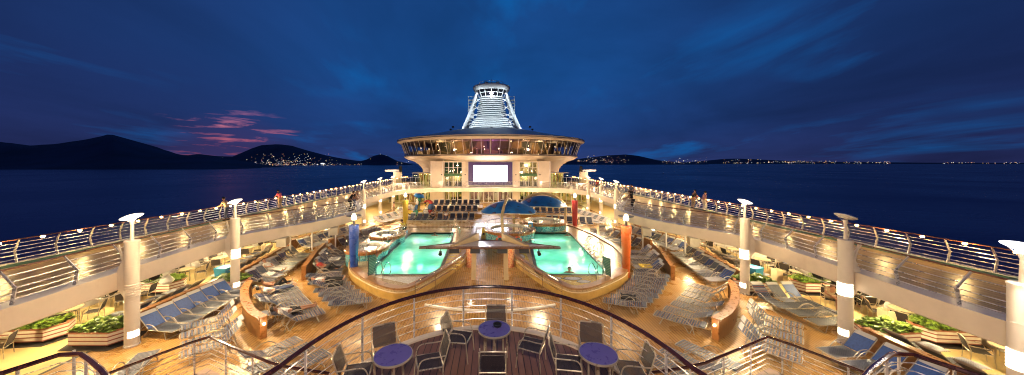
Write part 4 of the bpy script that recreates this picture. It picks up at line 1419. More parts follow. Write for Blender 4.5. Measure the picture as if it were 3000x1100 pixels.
# ---------------------------------------------------------------- arched blue canopies over the tubs
def canopy(label, cx, cy, z, lx, ly, rise, arch_pts, rot, droop=.35):
    t = root('arched_canopy', label, 'canopy', (cx, cy, 0), rot, 'blue arched canopies over the hot tubs')
    nu, nv = 24, 14
    m = MB(); vs = []
    for layer in (0, 1):
        for j in range(nv + 1):
            v = -1 + 2 * j / nv
            for i in range(nu + 1):
                u = -1 + 2 * i / nu
                w = math.sqrt(max(0, 1 - abs(u) ** 2.2))
                x = u * lx; y = v * ly * (w * .96 + .04)
                zz = z + rise * (1 - u * u) * (1 - .55 * v * v) - droop * abs(v) ** 2 * w - (0 if layer else .05)
                vs.append((x, y, zz))
    k = (nu + 1) * (nv + 1); fs = []
    for layer in (0, 1):
        for j in range(nv):
            for i in range(nu):
                a = layer * k + j * (nu + 1) + i
                f = (a, a + 1, a + nu + 2, a + nu + 1)
                fs.append(f if layer else f[::-1])
    m.add(vs, fs); m.build('shell', M['canopyblue'], t, smooth=60)
    m = MB()
    for s in (-1, 1):
        pts = []
        for i in range(nu + 1):
            u = -1 + 2 * i / nu; w = math.sqrt(max(0, 1 - abs(u) ** 2.2))
            pts.append((u * lx, s * ly * (w * .96 + .04), z + rise * (1 - u * u) * .45 - droop * w - .02))
        m.tube(pts, .045, 6)
    m.build('edge_tube', M['cream'], t)
    m = MB(); P = catmull(arch_pts, 6)
    Vv = [Vector(p) for p in P]
    for s in (1,):
        for i in range(len(Vv) - 1):
            a, b = Vv[i], Vv[i + 1]
            d = (b - a); 
            m.tube([a, b + d * .03], .13, 8)
    m.build('arch', M['tan'], t)
    return t


canopy('blue canopy on a tan arch over the central hot tub', 1.55, 28.2, 2.75, 2.55, 2.0, .95,
       [(-.55, -2.75, .4), (-.62, -2.6, 1.6), (-.66, -2.2, 2.6), (-.45, -1.4, 3.4), (-.1, -.2, 3.86), (.35, 1.0, 3.5), (.6, 2.0, 2.6), (.7, 2.5, 1.0), (.7, 2.55, .3)], R(0))
canopy('blue canopy over the back right hot tub', 5.2, 31.6, 2.85, 2.45, 1.9, .95,
       [(2.35, .6, .4), (2.38, .6, 1.6), (2.35, .55, 2.75), (1.4, .5, 3.62), (0, .45, 3.95), (-1.4, .4, 3.6), (-2.3, .4, 2.8)], R(-8))

# lifebuoys on the central tub, signs and boards
for i, (x, lab) in enumerate(((.72, 'orange lifebuoy on the central hot tub, left one'), (2.15, 'orange lifebuoy on the central hot tub, right one'))):
    yy = 27.6 - math.sqrt(max(.1, 2.42 ** 2 - (x - 1.65) ** 2))
    a = math.atan2(yy - 27.6, x - 1.65)
    t = root('lifebuoy', lab, 'lifebuoy', (x + .0, yy - .05, .78), a + PI / 2, 'lifebuoys hung on the central hot tub')
    m = MB(); P = [(.30 * math.cos(2 * PI * k / 24), 0, .30 * math.sin(2 * PI * k / 24)) for k in range(24)]; m.tube(P, .085, 8, closed=True); m.build('ring', M['buoy'], t)
    m = MB()
    for q in range(4):
        aa = PI / 4 + q * PI / 2
        m.tube([(.30 * math.cos(aa - .16), 0, .30 * math.sin(aa - .16)), (.30 * math.cos(aa + .16), 0, .30 * math.sin(aa + .16))], .092, 8)
    m.build('white_band', M['whitestrap'], t)


def board(label, x, y, rz, w, h, mat, z0=0.0, leg=.55):
    t = root('notice_board', label, 'sign', (x, y, z0), rz)
    m = MB(); m.box((0, 0, leg + h / 2), (w, .05, h)); m.build('panel', mat, t, smooth=0)
    m = MB(); m.tube([(-w / 2, 0, 0), (-w / 2, 0, leg + h), (w / 2, 0, leg + h), (w / 2, 0, 0)], .025, 6); m.build('frame', M['darkmetal'], t)
    return t


board('green notice board with pale lines beside the blue column', -6.95, 17.9, R(62), .55, 1.0, M['signgreen'], HP, .12)
board('green notice board with pale lines beside the orange column', 6.65, 17.75, R(-62), .55, 1.0, M['signgreen'], HP, .12)
t = root('depth_sign', 'small blue square sign with a pale centre between the right hot tubs', 'sign', (3.55, 28.0, 1.25), R(-20))
m = MB(); m.box((0, 0, .2), (.45, .04, .45)); m.build('panel', M['bluesign'], t, smooth=0)
m = MB(); m.box((0, -.023, .2), (.2, .01, .2)); m.build('emblem', M['yellowsign'], t, smooth=0)
m = MB(); m.cyl((0, 0, -.7), (0, 0, 0), .03); m.build('stake', M['chrome'], t)
t = root('caution_sign', 'yellow folding caution sign standing on the wet walkway', 'sign', (-.75, 29.3, 0))
for s in (-1, 1):
    m = MB(); m.add([(-.26, s * .24, 0), (.26, s * .24, 0), (.13, s * .03, 1.0), (-.13, s * .03, 1.0), (-.26, s * .26, 0), (.26, s * .26, 0), (.13, s * .05, 1.0), (-.13, s * .05, 1.0)],
                    [(0, 1, 2, 3), (7, 6, 5, 4), (0, 4, 5, 1), (1, 5, 6, 2), (2, 6, 7, 3), (3, 7, 4, 0)]); m.build('board', M['yellowsign'], t, smooth=0)
m = MB(); m.box((0, -.25, .45), (.2, .03, .2), 0); m.build('symbol', M['black'], t, smooth=0)


# pool handrails
def grab(label, x, y, rz, z=HP):
    t = root('pool_rail', label, 'handrail', (x, y, z), rz, 'chrome handrails at the pool edges')
    for s in (-.28, .28):
        m = MB(); m.tube(catmull([(-.55, s, 0), (-.52, s, .65), (-.25, s, .95), (.05, s, .86), (.22, s, .45), (.1, s, .2), (.35, s, .05), (.5, s, -.3)], 4), .024, 7)
        m.build('rail', M['chrome'], t)
    m = MB(); m.lathe([(0, .02), (.06, .02), (.06, 0)], c=(-.55, -.28, 0), n=10); m.lathe([(0, .02), (.06, .02), (.06, 0)], c=(-.55, .28, 0), n=10); m.build('flange', M['chrome'], t)


grab('pair of looped chrome rails at the front of the left pool', -6.1, 17.5, R(75))
grab('pair of looped chrome rails at the front of the right pool', 5.85, 17.4, R(105))
grab('chrome ladder rails on the far inner corner of the left pool', -3.4, 27.6, R(180))
grab('chrome ladder rails on the outer side of the right pool', 7.35, 23.2, R(180))
grab('chrome ladder rails on the inner side of the right pool', 3.2, 26.2, R(0))
grab('chrome ladder rails at the near inner corner of the right pool', 7.4, 22.0, R(180))


def stair_rail(label, pts, z, h=.95):
    t = root('ramp_rail', label, 'handrail', (0, 0, 0), 0, 'long handrails beside the stage walk')
    P = [(x, y, z + h) for x, y in pts]
    m = MB(); m.tube([(pts[0][0], pts[0][1], z)] + P + [(pts[-1][0], pts[-1][1], z)], .024, 7); m.build('handrail', M['chrome'], t)
    m = MB(); m.tube([(x, y, z + h * .5) for x, y in pts], .018, 6); m.build('mid_rail', M['chrome'], t)
    for x, y in pts[1:-1]:
        m = MB(); m.cyl((x, y, z), (x, y, z + h), .02, .02, 7); m.build('post', M['chrome'], t)


stair_rail('handrail along the left side of the stage walk', [(-3.95, 15.9), (-3.2, 17.5), (-2.3, 19.5), (-1.85, 21.0)], 0)
stair_rail('handrail along the right side of the stage walk', [(3.65, 15.9), (2.9, 17.5), (2.0, 19.5), (1.55, 21.0)], 0)

# picket railing at the head of the left pool
t = root('picket_railing', 'picket railing at the far end of the left pool', 'railing', (0, 0, HP))
m = MB(); m.tube([(-8.2, 29.6, 0), (-8.2, 29.6, 1.0), (-2.4, 29.6, 1.0), (-2.1, 29.6, .8), (-2.0, 29.6, 0)], .03, 7); m.tube([(-8.2, 29.6, .1), (-2.05, 29.6, .1)], .02, 6); m.build('rail', M['cream'], t)
src = None
for k in range(46):
    x = -8.1 + k * .13
    if src is None: src = MB().cyl((0, 0, .1), (0, 0, 1.0), .013, .013, 5).build('picket', M['cream'], t, loc=(x, 29.6, 0))
    else: share(src, t, (x, 29.6, 0))

# ================================================================ the little stage
t = root('stage_canopy', 'wide pointed stage roof on tan posts with four black monitors below it', 'stage')
zf, zb = 2.32, 2.12
fr = [(-4.13, 17.62), (3.92, 17.62)]; bk = [(-.92, 19.9), (.75, 19.9)]
m = MB()
m.add([(fr[0][0], 17.6, zf), (fr[1][0], 17.6, zf), (bk[1][0], 19.9, zb), (bk[0][0], 19.9, zb), (fr[0][0], 17.6, zf - .04), (fr[1][0], 17.6, zf - .04), (bk[1][0], 19.9, zb - .04), (bk[0][0], 19.9, zb - .04)],
      [(0, 1, 2, 3), (7, 6, 5, 4), (0, 4, 5, 1), (1, 5, 6, 2), (2, 6, 7, 3), (3, 7, 4, 0)])
m.build('roof', M['roofsheet'], t, smooth=0)
m = MB(); E4 = [(fr[0][0], 17.62, zf + .02), (fr[1][0], 17.62, zf + .02), (bk[1][0], 19.9, zb + .02), (bk[0][0], 19.9, zb + .02)]
m.tube(E4, .022, 6, closed=True); m.build('roof_trim', M['railcap'], t)
m = MB(); m.box((-.1, 17.57, zf - .07), (8.1, .05, .045)); m.box((-.1, 17.56, zf - .01), (8.12, .06, .02)); m.build('front_beam', M['railcap'], t, smooth=0)
for s in (-1, 1):
    x0, x1 = (-2.25, -.95) if s < 0 else (2.05, .78)
    m = MB()
    w = .13
    vs = [(x0 - w, 17.75, zf + .005), (x0 + w, 17.75, zf + .005), (x0 + w, 17.75, zf + .10), (x0 - w, 17.75, zf + .10),
          (x1 - w, 19.95, zb + .005), (x1 + w, 19.95, zb + .005), (x1 + w, 19.95, zb + .48), (x1 - w, 19.95, zb + .48)]
    m.add(vs, [(0, 1, 2, 3), (4, 7, 6, 5), (0, 4, 5, 1), (1, 5, 6, 2), (2, 6, 7, 3), (3, 7, 4, 0)]); m.build('roof_beam', M['tan'], t, smooth=0)
    m = MB(); xx = 1.0 * s - .1
    m.add([(xx - .14, 18.75, 0), (xx + .14, 18.75, 0), (xx + .14, 19.0, 0), (xx - .14, 19.0, 0), (xx * .98 - .14, 19.3, 2.1), (xx * .98 + .14, 19.3, 2.1), (xx * .98 + .14, 19.55, 2.1), (xx * .98 - .14, 19.55, 2.1)],
          [(0, 1, 5, 4), (1, 2, 6, 5), (2, 3, 7, 6), (3, 0, 4, 7)]); m.build('post', M['tan'], t, smooth=0)
    m = MB(); m.cyl((1.42 * s - .08, 21.2, 0), (1.42 * s - .08, 21.2, 2.05), .26, .26, 20); m.build('tiled_pillar', M['orangetile'], t)
for x in (-2.15, -.95, .62, 1.88):
    m = MB(); m.box((x, 17.85, 2.02), (.56, .34, .24), mat=Matrix.Rotation(R(-14), 3, 'X')); o = m.build('monitor', M['black'], t, smooth=0)
    m = MB(); m.cyl((x - .2, 17.85, 2.1), (x - .2, 17.85, 2.3), .015, n=5); m.cyl((x + .2, 17.85, 2.1), (x + .2, 17.85, 2.3), .015, n=5); m.build('hanger', M['darkmetal'], o)
for x in (-2.95, 2.72):
    m = MB(); m.cyl((x, 17.75, 2.02), (x + .02, 17.55, 1.92), .085, .11, 12); o = m.build('spotlight', M['black'], t)
    lamp('SPOT', (x + .02, 17.5, 1.9), 320, (1, .74, .44), .3, aim=(x * .4, 12.5, 0), angle=R(95))
    m = MB(); m.cyl((x, 17.72, 2.05), (x, 17.72, 2.28), .015, n=5); m.build('yoke', M['darkmetal'], o)
for s in (-1, 1):
    lamp('POINT', (1.2 * s - .1, 20.2, 1.9), 60, (1, .85, .7), .08)

# curved white-edged step of the dance floor
t = root('dance_step', 'low curved white-edged step on the deck before the near terrace', 'step')
P = [(-3.35 + 6.55 * k / 24, 15.4 - .65 * (1 - ((k - 12) / 12) ** 2)) for k in range(25)]
m = MB(); m.strip([(p[0], p[1] - .06, .09) for p in P], [(p[0], p[1] + .06, .09) for p in P]); m.strip([(p[0], p[1] - .06, .004) for p in P], [(p[0], p[1] - .06, .09) for p in P])
m.strip([(p[0], p[1] + .06, .09) for p in P], [(p[0], p[1] + .06, .004) for p in P]); m.build('edge', M['dish'], t, smooth=0)
# ================================================================ the round lounge above the far end
YC, XC = 72.0, -.15
bld = root('round_lounge', 'round glass-banded lounge building with a cream underside at the far end of the deck', 'building', (XC, YC, 0))


def ringlathe(name, prof, mat, n=96, parent=bld, a0=0, a1=2 * PI, smooth=40):
    return MB().lathe(prof, n=n, a0=a0, a1=a1).build(name, mat, parent, smooth=smooth)


ringlathe('rim', [(20.75, 11.42), (20.98, 11.48), (21.02, 11.56), (21.02, 11.92), (20.9, 11.99), (20.7, 12.0)], M['cream'])
ringlathe('roof', [(20.7, 11.995), (19.8, 12.2), (15, 13.1), (9.0, 14.4), (0, 14.6)], M['hullwhite'])
ringlathe('roof_band', [(20.2, 11.25), (20.75, 11.38), (20.85, 11.42)], M['cream'])
ringlathe('rim_groove', [(21.01, 11.66), (21.05, 11.68), (21.05, 11.74), (21.01, 11.76)], M['darkmetal'])
ringlathe('soffit_bowl', [(19.25, 8.72), (19.55, 8.62), (19.6, 8.42), (19.35, 8.25), (18.7, 7.85), (17.4, 7.45), (16.6, 6.9), (15.9, 6.2), (15.6, 5.7), (15.4, 2.86)], M['cream'])
ringlathe('lower_groove', [(19.60, 8.46), (19.64, 8.48), (19.64, 8.54), (19.60, 8.56)], M['darkmetal'])
# lit room behind the glass
ringlathe('lounge_floor', [(19.2, 8.75), (0, 8.75)], plain('lounge_carpet', (.09, .07, .05), .8, var=.5, scale=.6))
ringlathe('lounge_ceiling', [(20.1, 11.22), (0, 11.22)], plain('lounge_ceiling_paint', (.35, .28, .25), .7, var=.2))
wallm = mosaic('lounge_wall', [(.34, .24, .10), (.08, .07, .04), (.45, .34, .14), (.14, .12, .05), (.05, .05, .04), (.36, .22, .10)], .5, .6, (.2, .15, .1))
ringlathe('lounge_wall', [(14.5, 8.75), (14.5, 11.22)], wallm)
NW = 78
rt, zt, rb, zb = 20.18, 11.26, 19.28, 8.74
srcw = None
for k in range(NW):
    a = -PI / 2 + 2 * PI * (k + .5) / NW
    if abs(((a + PI / 2 + PI) % (2 * PI)) - PI) > R(98): continue
    if srcw is None:
        h = PI / NW
        P = lambda r, z, q: (r * math.cos(q), r * math.sin(q), z)
        m = MB().add([P(rb, zb, -h), P(rb, zb, h), P(rt, zt, h), P(rt, zt, -h)], [(0, 1, 2, 3)])
        srcw = m.build('window', M['glassdark'], bld, smooth=0, rz=a)
        m = MB(); m.tube([P(rb + .02, zb, h), P(rt + .02, zt, h)], .04, 4); mu = m.build('mullion', M['white'], srcw)
    else:
        o = share(srcw, bld, (0, 0, 0), a); share(mu, o, (0, 0, 0))
# ring of small seats and pillars inside, seen through the glass
rn = random.Random(9)
m = MB()
for k in range(40):
    a = R(-90) + R(rn.uniform(-75, 75)); r = rn.uniform(16, 18.6)
    m.box((r * math.cos(a), r * math.sin(a), 9.15), (rn.uniform(.5, 1.0), rn.uniform(.5, 1.0), .8), a)
m.build('lounge_seat', M['tan'], bld, smooth=0)
m = MB()
for k in range(13):
    a = R(-90) + R(-72 + 12 * k); m.cyl((17.6 * math.cos(a), 17.6 * math.sin(a), 8.75), (17.6 * math.cos(a), 17.6 * math.sin(a), 11.2), .16, n=8)
m.build('lounge_pillar', M['tan'], bld)
m = MB()
for k in range(20):
    a = R(-90) + R(rn.uniform(-62, 62)); r = rn.uniform(15.2, 18.5)
    m.ball((r * math.cos(a), r * math.sin(a), rn.uniform(9.6, 11.0)), rn.uniform(.03, .11), 8, 5)
m.build('lounge_lamp', emit('lounge_lamp_glow', (1, .72, .42), 9), bld)
for ang, col, pw in ((-90, (.72, .25, .85), 420), (-82, (.7, .25, .8), 150), (-99, (.75, .3, .7), 260), (-112, (1, .55, .25), 260), (-126, (1, .72, .30), 380), (-66, (1, .6, .3), 300), (-56, (1, .75, .4), 340), (-40, (.95, .7, .35), 160)):
    a = R(ang); lamp('POINT', (XC + 16.6 * math.cos(a), YC + 16.6 * math.sin(a), 10.5), pw * (.35 if col[2] > .5 else .8), col, .3)

# front: cream piers, tall lit windows, screen
YF = 54.9 - YC
m = MB()
for x0, x1 in ((-10.95, -8.55), (8.25, 10.6), (-5.25, -4.05), (3.85, 5.0)):
    m = MB()
    m.box(((x0 + x1) / 2 - XC, YF + .6, 5.15), (x1 - x0, 1.2, 4.65))
    m.box(((x0 + x1) / 2 - XC, YF + .6, 1.42), (x1 - x0, 1.2, 2.84))
    m.build('front_pier', M['cream'], bld, smooth=0)
m = MB()
m.box((0 - XC, YF + .9, 3.0), (7.9, .5, .35)); m.box((-.1 - XC, YF + .95, 5.2), (7.9, .3, 4.6))
m.build('screen_wall', M['cream'], bld, smooth=0)
m = MB()
for x in (-10.95 + .15, -8.75, 8.4, 10.4):
    m.box((x - XC, YF - .06, 5.1), (.09, .1, 4.6))
m.build('pier_rib', M['white'], bld, smooth=0)
m = MB()
for x0, x1 in ((-8.55, -5.25), (5.0, 8.25)):
    cx = (x0 + x1) / 2 - XC
    m.box((cx, YF + .55, 7.42), (x1 - x0, .7, .16)); m.box((cx, YF + .5, 2.55), (x1 - x0, .8, .6))
m.build('lintel', M['cream'], bld, smooth=0)


def litwall(name, seed, hue):
    """furnished room wall: curtains, shelves and warm panels, lit from within"""
    m, nt, b = new_mat(name)
    tc = N(nt, 'ShaderNodeTexCoord'); mp = N(nt, 'ShaderNodeMapping'); mp.inputs['Location'].default_value = (seed * 3.3, seed, seed * 1.7); mp.inputs['Scale'].default_value = (2.2, 1, .55)
    nt.links.new(tc.outputs['Object'], mp.inputs[0])
    vo = N(nt, 'ShaderNodeTexVoronoi'); vo.inputs['Scale'].default_value = 1.4; vo.distance = 'CHEBYCHEV'
    nt.links.new(mp.outputs[0], vo.inputs['Vector'])
    sp = N(nt, 'ShaderNodeSeparateColor'); nt.links.new(vo.outputs['Color'], sp.inputs[0])
    r = ramp(nt, sp.outputs[0], [(i / len(hue), c) for i, c in enumerate(hue)]); r.color_ramp.interpolation = 'CONSTANT'
    nt.links.new(r.outputs['Color'], b.inputs['Base Color']); b.inputs['Roughness'].default_value = .6
    return m


roomA = litwall('room_wall', 1, [(.7, .55, .28), (.5, .3, .12), (.75, .65, .4), (.12, .16, .05), (.8, .68, .36), (.3, .12, .07)])
roomB = litwall('hall_wall', 2, [(.5, .35, .3), (.7, .6, .5), (.35, .2, .2), (.75, .66, .5), (.2, .12, .12)])
m = MB()
for x0, x1 in ((-8.7, -5.1), (4.8, 8.4)):
    cx = (x0 + x1) / 2 - XC
    m.box((cx, YF + 4.2, 5.1), (x1 - x0 + 1, .1, 4.8)); m.box((cx, YF + 4.2, 1.2), (x1 - x0 + 1, .1, 2.3))
m.build('room_wall', roomA, bld, smooth=0)
m = MB(); m.box((-.1 - XC, YF + 4.2, 1.2), (8.4, .1, 2.3)); m.build('hall_wall', roomB, bld, smooth=0)
m = MB()
for x0, x1 in ((-19, -10.4), (10.2, 18.4)):
    m.box(((x0 + x1) / 2 - XC, YF + 4.0, 1.2), (x1 - x0, .1, 2.3))
m.build('arcade_wall', roomA, bld, smooth=0)
m = MB(); m.box((-8.75 - XC, YF + 2.4, 4.0), (.1, 3.6, 8)); m.box((-5.05 - XC, YF + 2.4, 4.0), (.1, 3.6, 8)); m.box((4.75 - XC, YF + 2.4, 4.0), (.1, 3.6, 8)); m.box((8.45 - XC, YF + 2.4, 4.0), (.1, 3.6, 8))
m.build('room_partition', M['cream'], bld, smooth=0)
m = MB()
for x0, x1 in ((-8.55, -5.25), (5.0, 8.25)):
    cx = (x0 + x1) / 2 - XC
    m.box((cx, YF + 2.4, 2.84), (x1 - x0 + .4, 3.6, .1)); m.box((cx, YF + 2.6, 5.2), (x1 - x0 + .3, 2.6, .35))
m.build('room_floor', M['tan'], bld, smooth=0)
rn = random.Random(4)
m = MB()
for x0, x1 in ((-8.4, -5.4), (5.1, 8.1)):
    for k in range(9):
        m.box((rn.uniform(x0, x1) - XC, YF + rn.uniform(1.2, 3), 3.3), (rn.uniform(.3, .7), .4, .9))
    for k in range(5):
        m.box((rn.uniform(x0, x1) - XC, YF + rn.uniform(1.2, 3), .45), (rn.uniform(.3, .7), .4, .9))
m.build('room_furniture', M['black'], bld, smooth=0)
m = MB(); rn = random.Random(14)
for x0, x1 in ((-8.4, -5.4), (5.1, 8.1)):
    for k in range(4):
        foliage(m, .7, .5, rn.choice([.6, .9, 3.5]) , 60, rn, .8)
        m.v[-240:] = [(p[0] + 0, p[1], p[2]) for p in m.v[-240:]]
        ox = rn.uniform(x0, x1) - XC
        m.v[-240:] = [(p[0] + ox, p[1] + YF + 1.0, p[2]) for p in m.v[-240:]]
m.build('indoor_plant', M['leaf'], bld, smooth=0)
for x0, x1, nb, z0, z1 in ((-8.5, -5.3, 4, 2.9, 7.32), (5.05, 8.2, 4, 2.9, 7.32), (-8.5, -5.3, 4, .02, 2.2), (5.05, 8.2, 4, .02, 2.2), (-4.0, 3.8, 9, .02, 2.2), (-18.5, -11, 8, .02, 2.2), (10.7, 18, 8, .02, 2.2)):
    for k in range(nb):
        a = x0 + (x1 - x0) * k / nb - XC; b2 = x0 + (x1 - x0) * (k + 1) / nb - XC
        m = MB(); m.box(((a + b2) / 2, YF + .42, (z0 + z1) / 2), (b2 - a - .05, .02, z1 - z0 - .06)); w = m.build('window', M['glass'], bld, smooth=0)
        m = MB()
        for x in (a + .03, b2 - .03): m.box((x, YF + .40, (z0 + z1) / 2), (.07, .1, z1 - z0))
        for z in ([z0 + .04, z1 - .04] + ([5.2, 6.3] if z1 > 5 else [])): m.box(((a + b2) / 2, YF + .395, z), (b2 - a - .02, .08, .07))
        m.build('frame', M['white'], w, smooth=0)
m = MB()
for x0, x1 in ((-8.5, -5.3), (5.05, 8.2)):
    m.box(((x0 + x1) / 2 - XC, YF + .36, 5.0), (x1 - x0, .05, .5)); 
m.box(((-8.5 - 5.3) / 2 - XC, YF + .48, 6.3), (3.2, .04, 1.9))
m.build('blind', plain('green_blind', (.07, .16, .075), .7), bld, smooth=0)
m = MB()
for x in (-8.9, -4.7, 4.35, 8.65): m.ball((x - XC, YF - .08, 5.05), .11, 10, 6)
m.build('wall_speaker', M['black'], bld)
for x in (-6.9, 6.6):
    lamp('POINT', (x, 57.0, 6.6), 170, (1, .80, .38), .2); lamp('POINT', (x, 57.0, 4.6), 170, (1, .80, .38), .2); lamp('POINT', (x, 57.2, 1.9), 130, (1, .82, .42), .2)
for x in (-2.6, 0, 2.5): lamp('POINT', (x, 57.2, 1.9), 90, (1, .80, .62), .2)
for x in (-17, -14.5, -12, 11.8, 14.3, 16.8): lamp('POINT', (x, 55.8, 1.8), 150, (1, .80, .38), .2)
# big screen
sc = root('video_screen', 'big bright white video screen in a dark violet frame on the lounge front', 'screen', (XC, 54.7, 0))
m = MB(); m.prism([(-3.98, -.12), (3.88, -.12), (3.88, .3), (-3.98, .3)], 3.2, 7.33); m.build('frame', M['screenframe'], sc, smooth=0)
m = MB(); m.add([(-3.05, -.135, 3.78), (2.95, -.135, 3.78), (2.95, -.135, 6.74), (-3.05, -.135, 6.74)], [(0, 1, 2, 3)]); m.build('display', M['screen'], sc, smooth=0)
m = MB()
for a, b in (((-4.0, 7.35), (3.9, 7.35)), ((-4.0, 3.18), (3.9, 3.18))): m.box(((a[0] + b[0]) / 2, -.13, a[1]), (7.98, .08, .06))
for x in (-4.0, 3.9): m.box((x, -.13, 5.26), (.06, .08, 4.1))
m.build('trim', M['white'], sc, smooth=0)
lamp('AREA', (XC, 54.3, 5.3), 260, (.9, .9, 1.0), aim=(XC, 20, 3), sx=6, sy=3)

# lights that wash the underside and the front
for x, y, z, pw in ((-12.5, 50.8, 4.3, 330), (-8.5, 52.0, 4.2, 240), (-4.2, 51.8, 4.2, 190), (4.2, 51.8, 4.2, 190), (8.4, 52.0, 4.2, 240), (12.2, 50.8, 4.3, 330), (-16, 60, 4.4, 330), (15.6, 60, 4.4, 330), (-17, 67, 4.4, 260), (16.6, 67, 4.4, 260)):
    lamp('POINT', (x, y, z), pw * .4, (1, .72, .45), .25)
for x in (-11, -7, -2.5, 2.3, 7, 10.8):
    lamp('POINT', (x, 51.5, 1.75), 120, (1, .80, .42), .2)
# warm wash of the rim from added fill lights that have no fixtures
for x, y in ((-19.2, 56.5), (18.8, 56.5), (-19, 66), (18.5, 66), (-12, 49.5), (12, 49.5), (0, 48.6), (-6, 48.8), (6, 48.8)):
    lamp('POINT', (x, y, 5.2), 290, (1, .66, .44), .3)

# ---------------------------------------------------------------- side annexes on the upper deck
for s, word in ((-1, 'left'), (1, 'right')):
    t = root('glass_annex', 'small lit glass annex on the upper deck %s of the lounge' % word, 'annex', (s * 12.6 + XC, 58.5, ZP))
    m = MB(); m.box((0, 3.0, 1.2), (3.6, .12, 2.4)); m.build('back_wall', roomA, t, smooth=0)
    m = MB(); m.box((0, .9, 2.43), (4.0, 4.6, .1)); m.build('roof', M['white'], t, smooth=0)
    for k in range(4):
        m = MB(); m.box((-1.5 + k * 1.0, -1.0, 1.2), (.94, .03, 2.3)); w = m.build('window', M['glass'], t, smooth=0)
        m = MB(); m.box((-2.0 + k * 1.0, -1.0, 1.2), (.06, .07, 2.36)); m.build('frame', M['white'], w, smooth=0)
    lamp('POINT', (s * 12.6 + XC, 59.2, ZP + 1.9), 120, (.9, .95, .42), .2)
    t = root('deck_crane', 'white boxy deck crane with a flat arm on the upper deck %s of the lounge' % word, 'crane', (s * 17.7 + XC, 58.5, ZP))
    m = MB(); m.box((0, 0, 1.3), (1.3, 1.2, 2.6)); m.build('housing', M['cream'], t, smooth=0)
    m = MB(); m.box((s * 1.0, -.1, 2.85), (2.6, .4, .36)); m.build('arm', M['white'], t, smooth=0)
    m = MB(); m.cyl((-.5 * s, 0, 2.6), (-.5 * s, 0, 3.7), .35, .25, 10); m.build('winch', M['black'], t)
    t = root('glass_screen', 'low glazed wind screen on the upper deck %s of the lounge' % word, 'wind screen', (s * 15.2 + XC, 56.4, ZP))
    m = MB()
    for k in range(6): m.box((-2.2 + .9 * k, 0, .8), (.05, .05, 1.6))
    m.box((0, 0, 1.6), (4.6, .06, .05)); m.box((0, 0, .1), (4.6, .06, .05)); m.build('frame', M['white'], t, smooth=0)
    for k in range(5):
        m = MB(); m.box((-1.75 + .9 * k, 0, .85), (.84, .02, 1.4)); m.build('pane', M['glass'], t, smooth=0)

# ================================================================ funnel tower
tw = root('funnel_tower', 'floodlit white funnel tower with louvres and a flared crown above the lounge', 'funnel', (XC + .15, 76.0, 14.75)); tw.scale = (1, 1, .9)
m = MB(); m.lathe([(5.6, 0), (4.4, 1.6), (3.7, 3.2), (3.15, 6), (2.75, 9.0), (2.7, 9.6)], n=32, sy=.8); m.build('core', plain('funnel_core', (.10, .13, .16), .4), tw)
m = MB()
for i in range(11):
    z = 3.6 + i * .56
    r = 3.75 - (z - 3.2) * .155
    m.lathe([(r + .06, z), (r + .34, z + .06), (r + .32, z + .27), (r + .06, z + .3)], n=28, a0=R(200), a1=R(340), sy=.8)
m.build('louvre_panel', M['white'], tw)
m = MB()
for i in range(6):
    z = .35 + i * .55
    r = 6.1 - z * .55 
    m.lathe([(r, z), (r + .35, z + .06), (r + .33, z + .30), (r, z + .34)], n=36, a0=R(195), a1=R(345), sy=.85)
m.build('base_louvre', M['white'], tw)
for s in (-1, 1):
    for yy in (-2.6, 2.6):
        m = MB(); m.tube([(s * 6.9, yy, .0), (s * 5.6, yy * .95, 3.6), (s * 4.35, yy * .85, 7.6), (s * 3.55, yy * .75, 10.3)], [.46, .42, .38, .34], 12); m.build('leg', M['white'], tw)
    m = MB()
    for q in range(4): m.tube([(s * (6.4 - q * .75), -2.4, 1.5 + q * 2.0), (s * (3.6 - q * .25), -2.2, 2.6 + q * 2.0)], .11, 6); m.tube([(s * (5.6 - q * .65), -2.4, 3.2 + q * 1.9), (s * (3.7 - q * .25), -2.2, 2.2 + q * 1.9)], .09, 6)
    m.build('brace', M['white'], tw)
    m = MB()
    for q in range(4):
        m.box((s * 4.9, -.8, 6.0 + q * .85), (1.5, 1.6, .08)); m.tube([(s * 5.6, -1.6, 6.0 + q * .85), (s * 5.6, -1.6, 6.85 + q * .85)], .06, 5); m.tube([(s * 4.2, -1.6, 6.85 + q * .85), (s * 5.6, -1.6, 6.85 + q * .85)], .04, 5)
    m.tube([(s * 5.65, -1.2, 4.4), (s * 5.65, -1.2, 9.6)], .07, 6)
    m.box((s * 5.0, -.4, 4.8), (1.2, 1.0, 2.2))
    m.build('side_platform', M['white'], tw)
    m = MB(); m.cyl((s * 7.2, -2.8, -.2), (s * 7.2, -2.8, .5), .45, .3, 10); m.build('leg_foot', M['white'], tw)
m = MB(); m.lathe([(4.15, 11.05), (4.45, 11.5), (4.62, 12.0), (4.62, 12.2), (4.5, 12.4), (4.1, 12.45), (3.9, 12.0), (4.0, 11.15), (4.15, 11.05)], n=44, sy=.9)
crown = m.build('crown_ring', M['white'], tw)
m = MB(); m.lathe([(2.75, 9.2), (3.4, 12.0)], n=16, a0=R(180), a1=R(360), sy=.85); m.build('crown_window', M['windark'], tw)
m = MB()
for q in range(7):
    a = R(192 + 26 * q); m.tube([(3.0 * math.cos(a), 2.6 * math.sin(a), 9.2), (3.95 * math.cos(a), 3.5 * math.sin(a), 11.9)], .09, 5)
m.lathe([(3.32, 10.35), (3.42, 10.4), (3.42, 10.5), (3.32, 10.52)], n=24, a0=R(180), a1=R(360), sy=.86)
m.build('crown_strut', M['white'], tw)
m = MB(); m.lathe([(3.0, 12.4), (3.0, 12.9), (2.2, 13.1), (0, 13.1)], n=28, sy=.9); m.build('crown_cap', M['darkmetal'], tw)
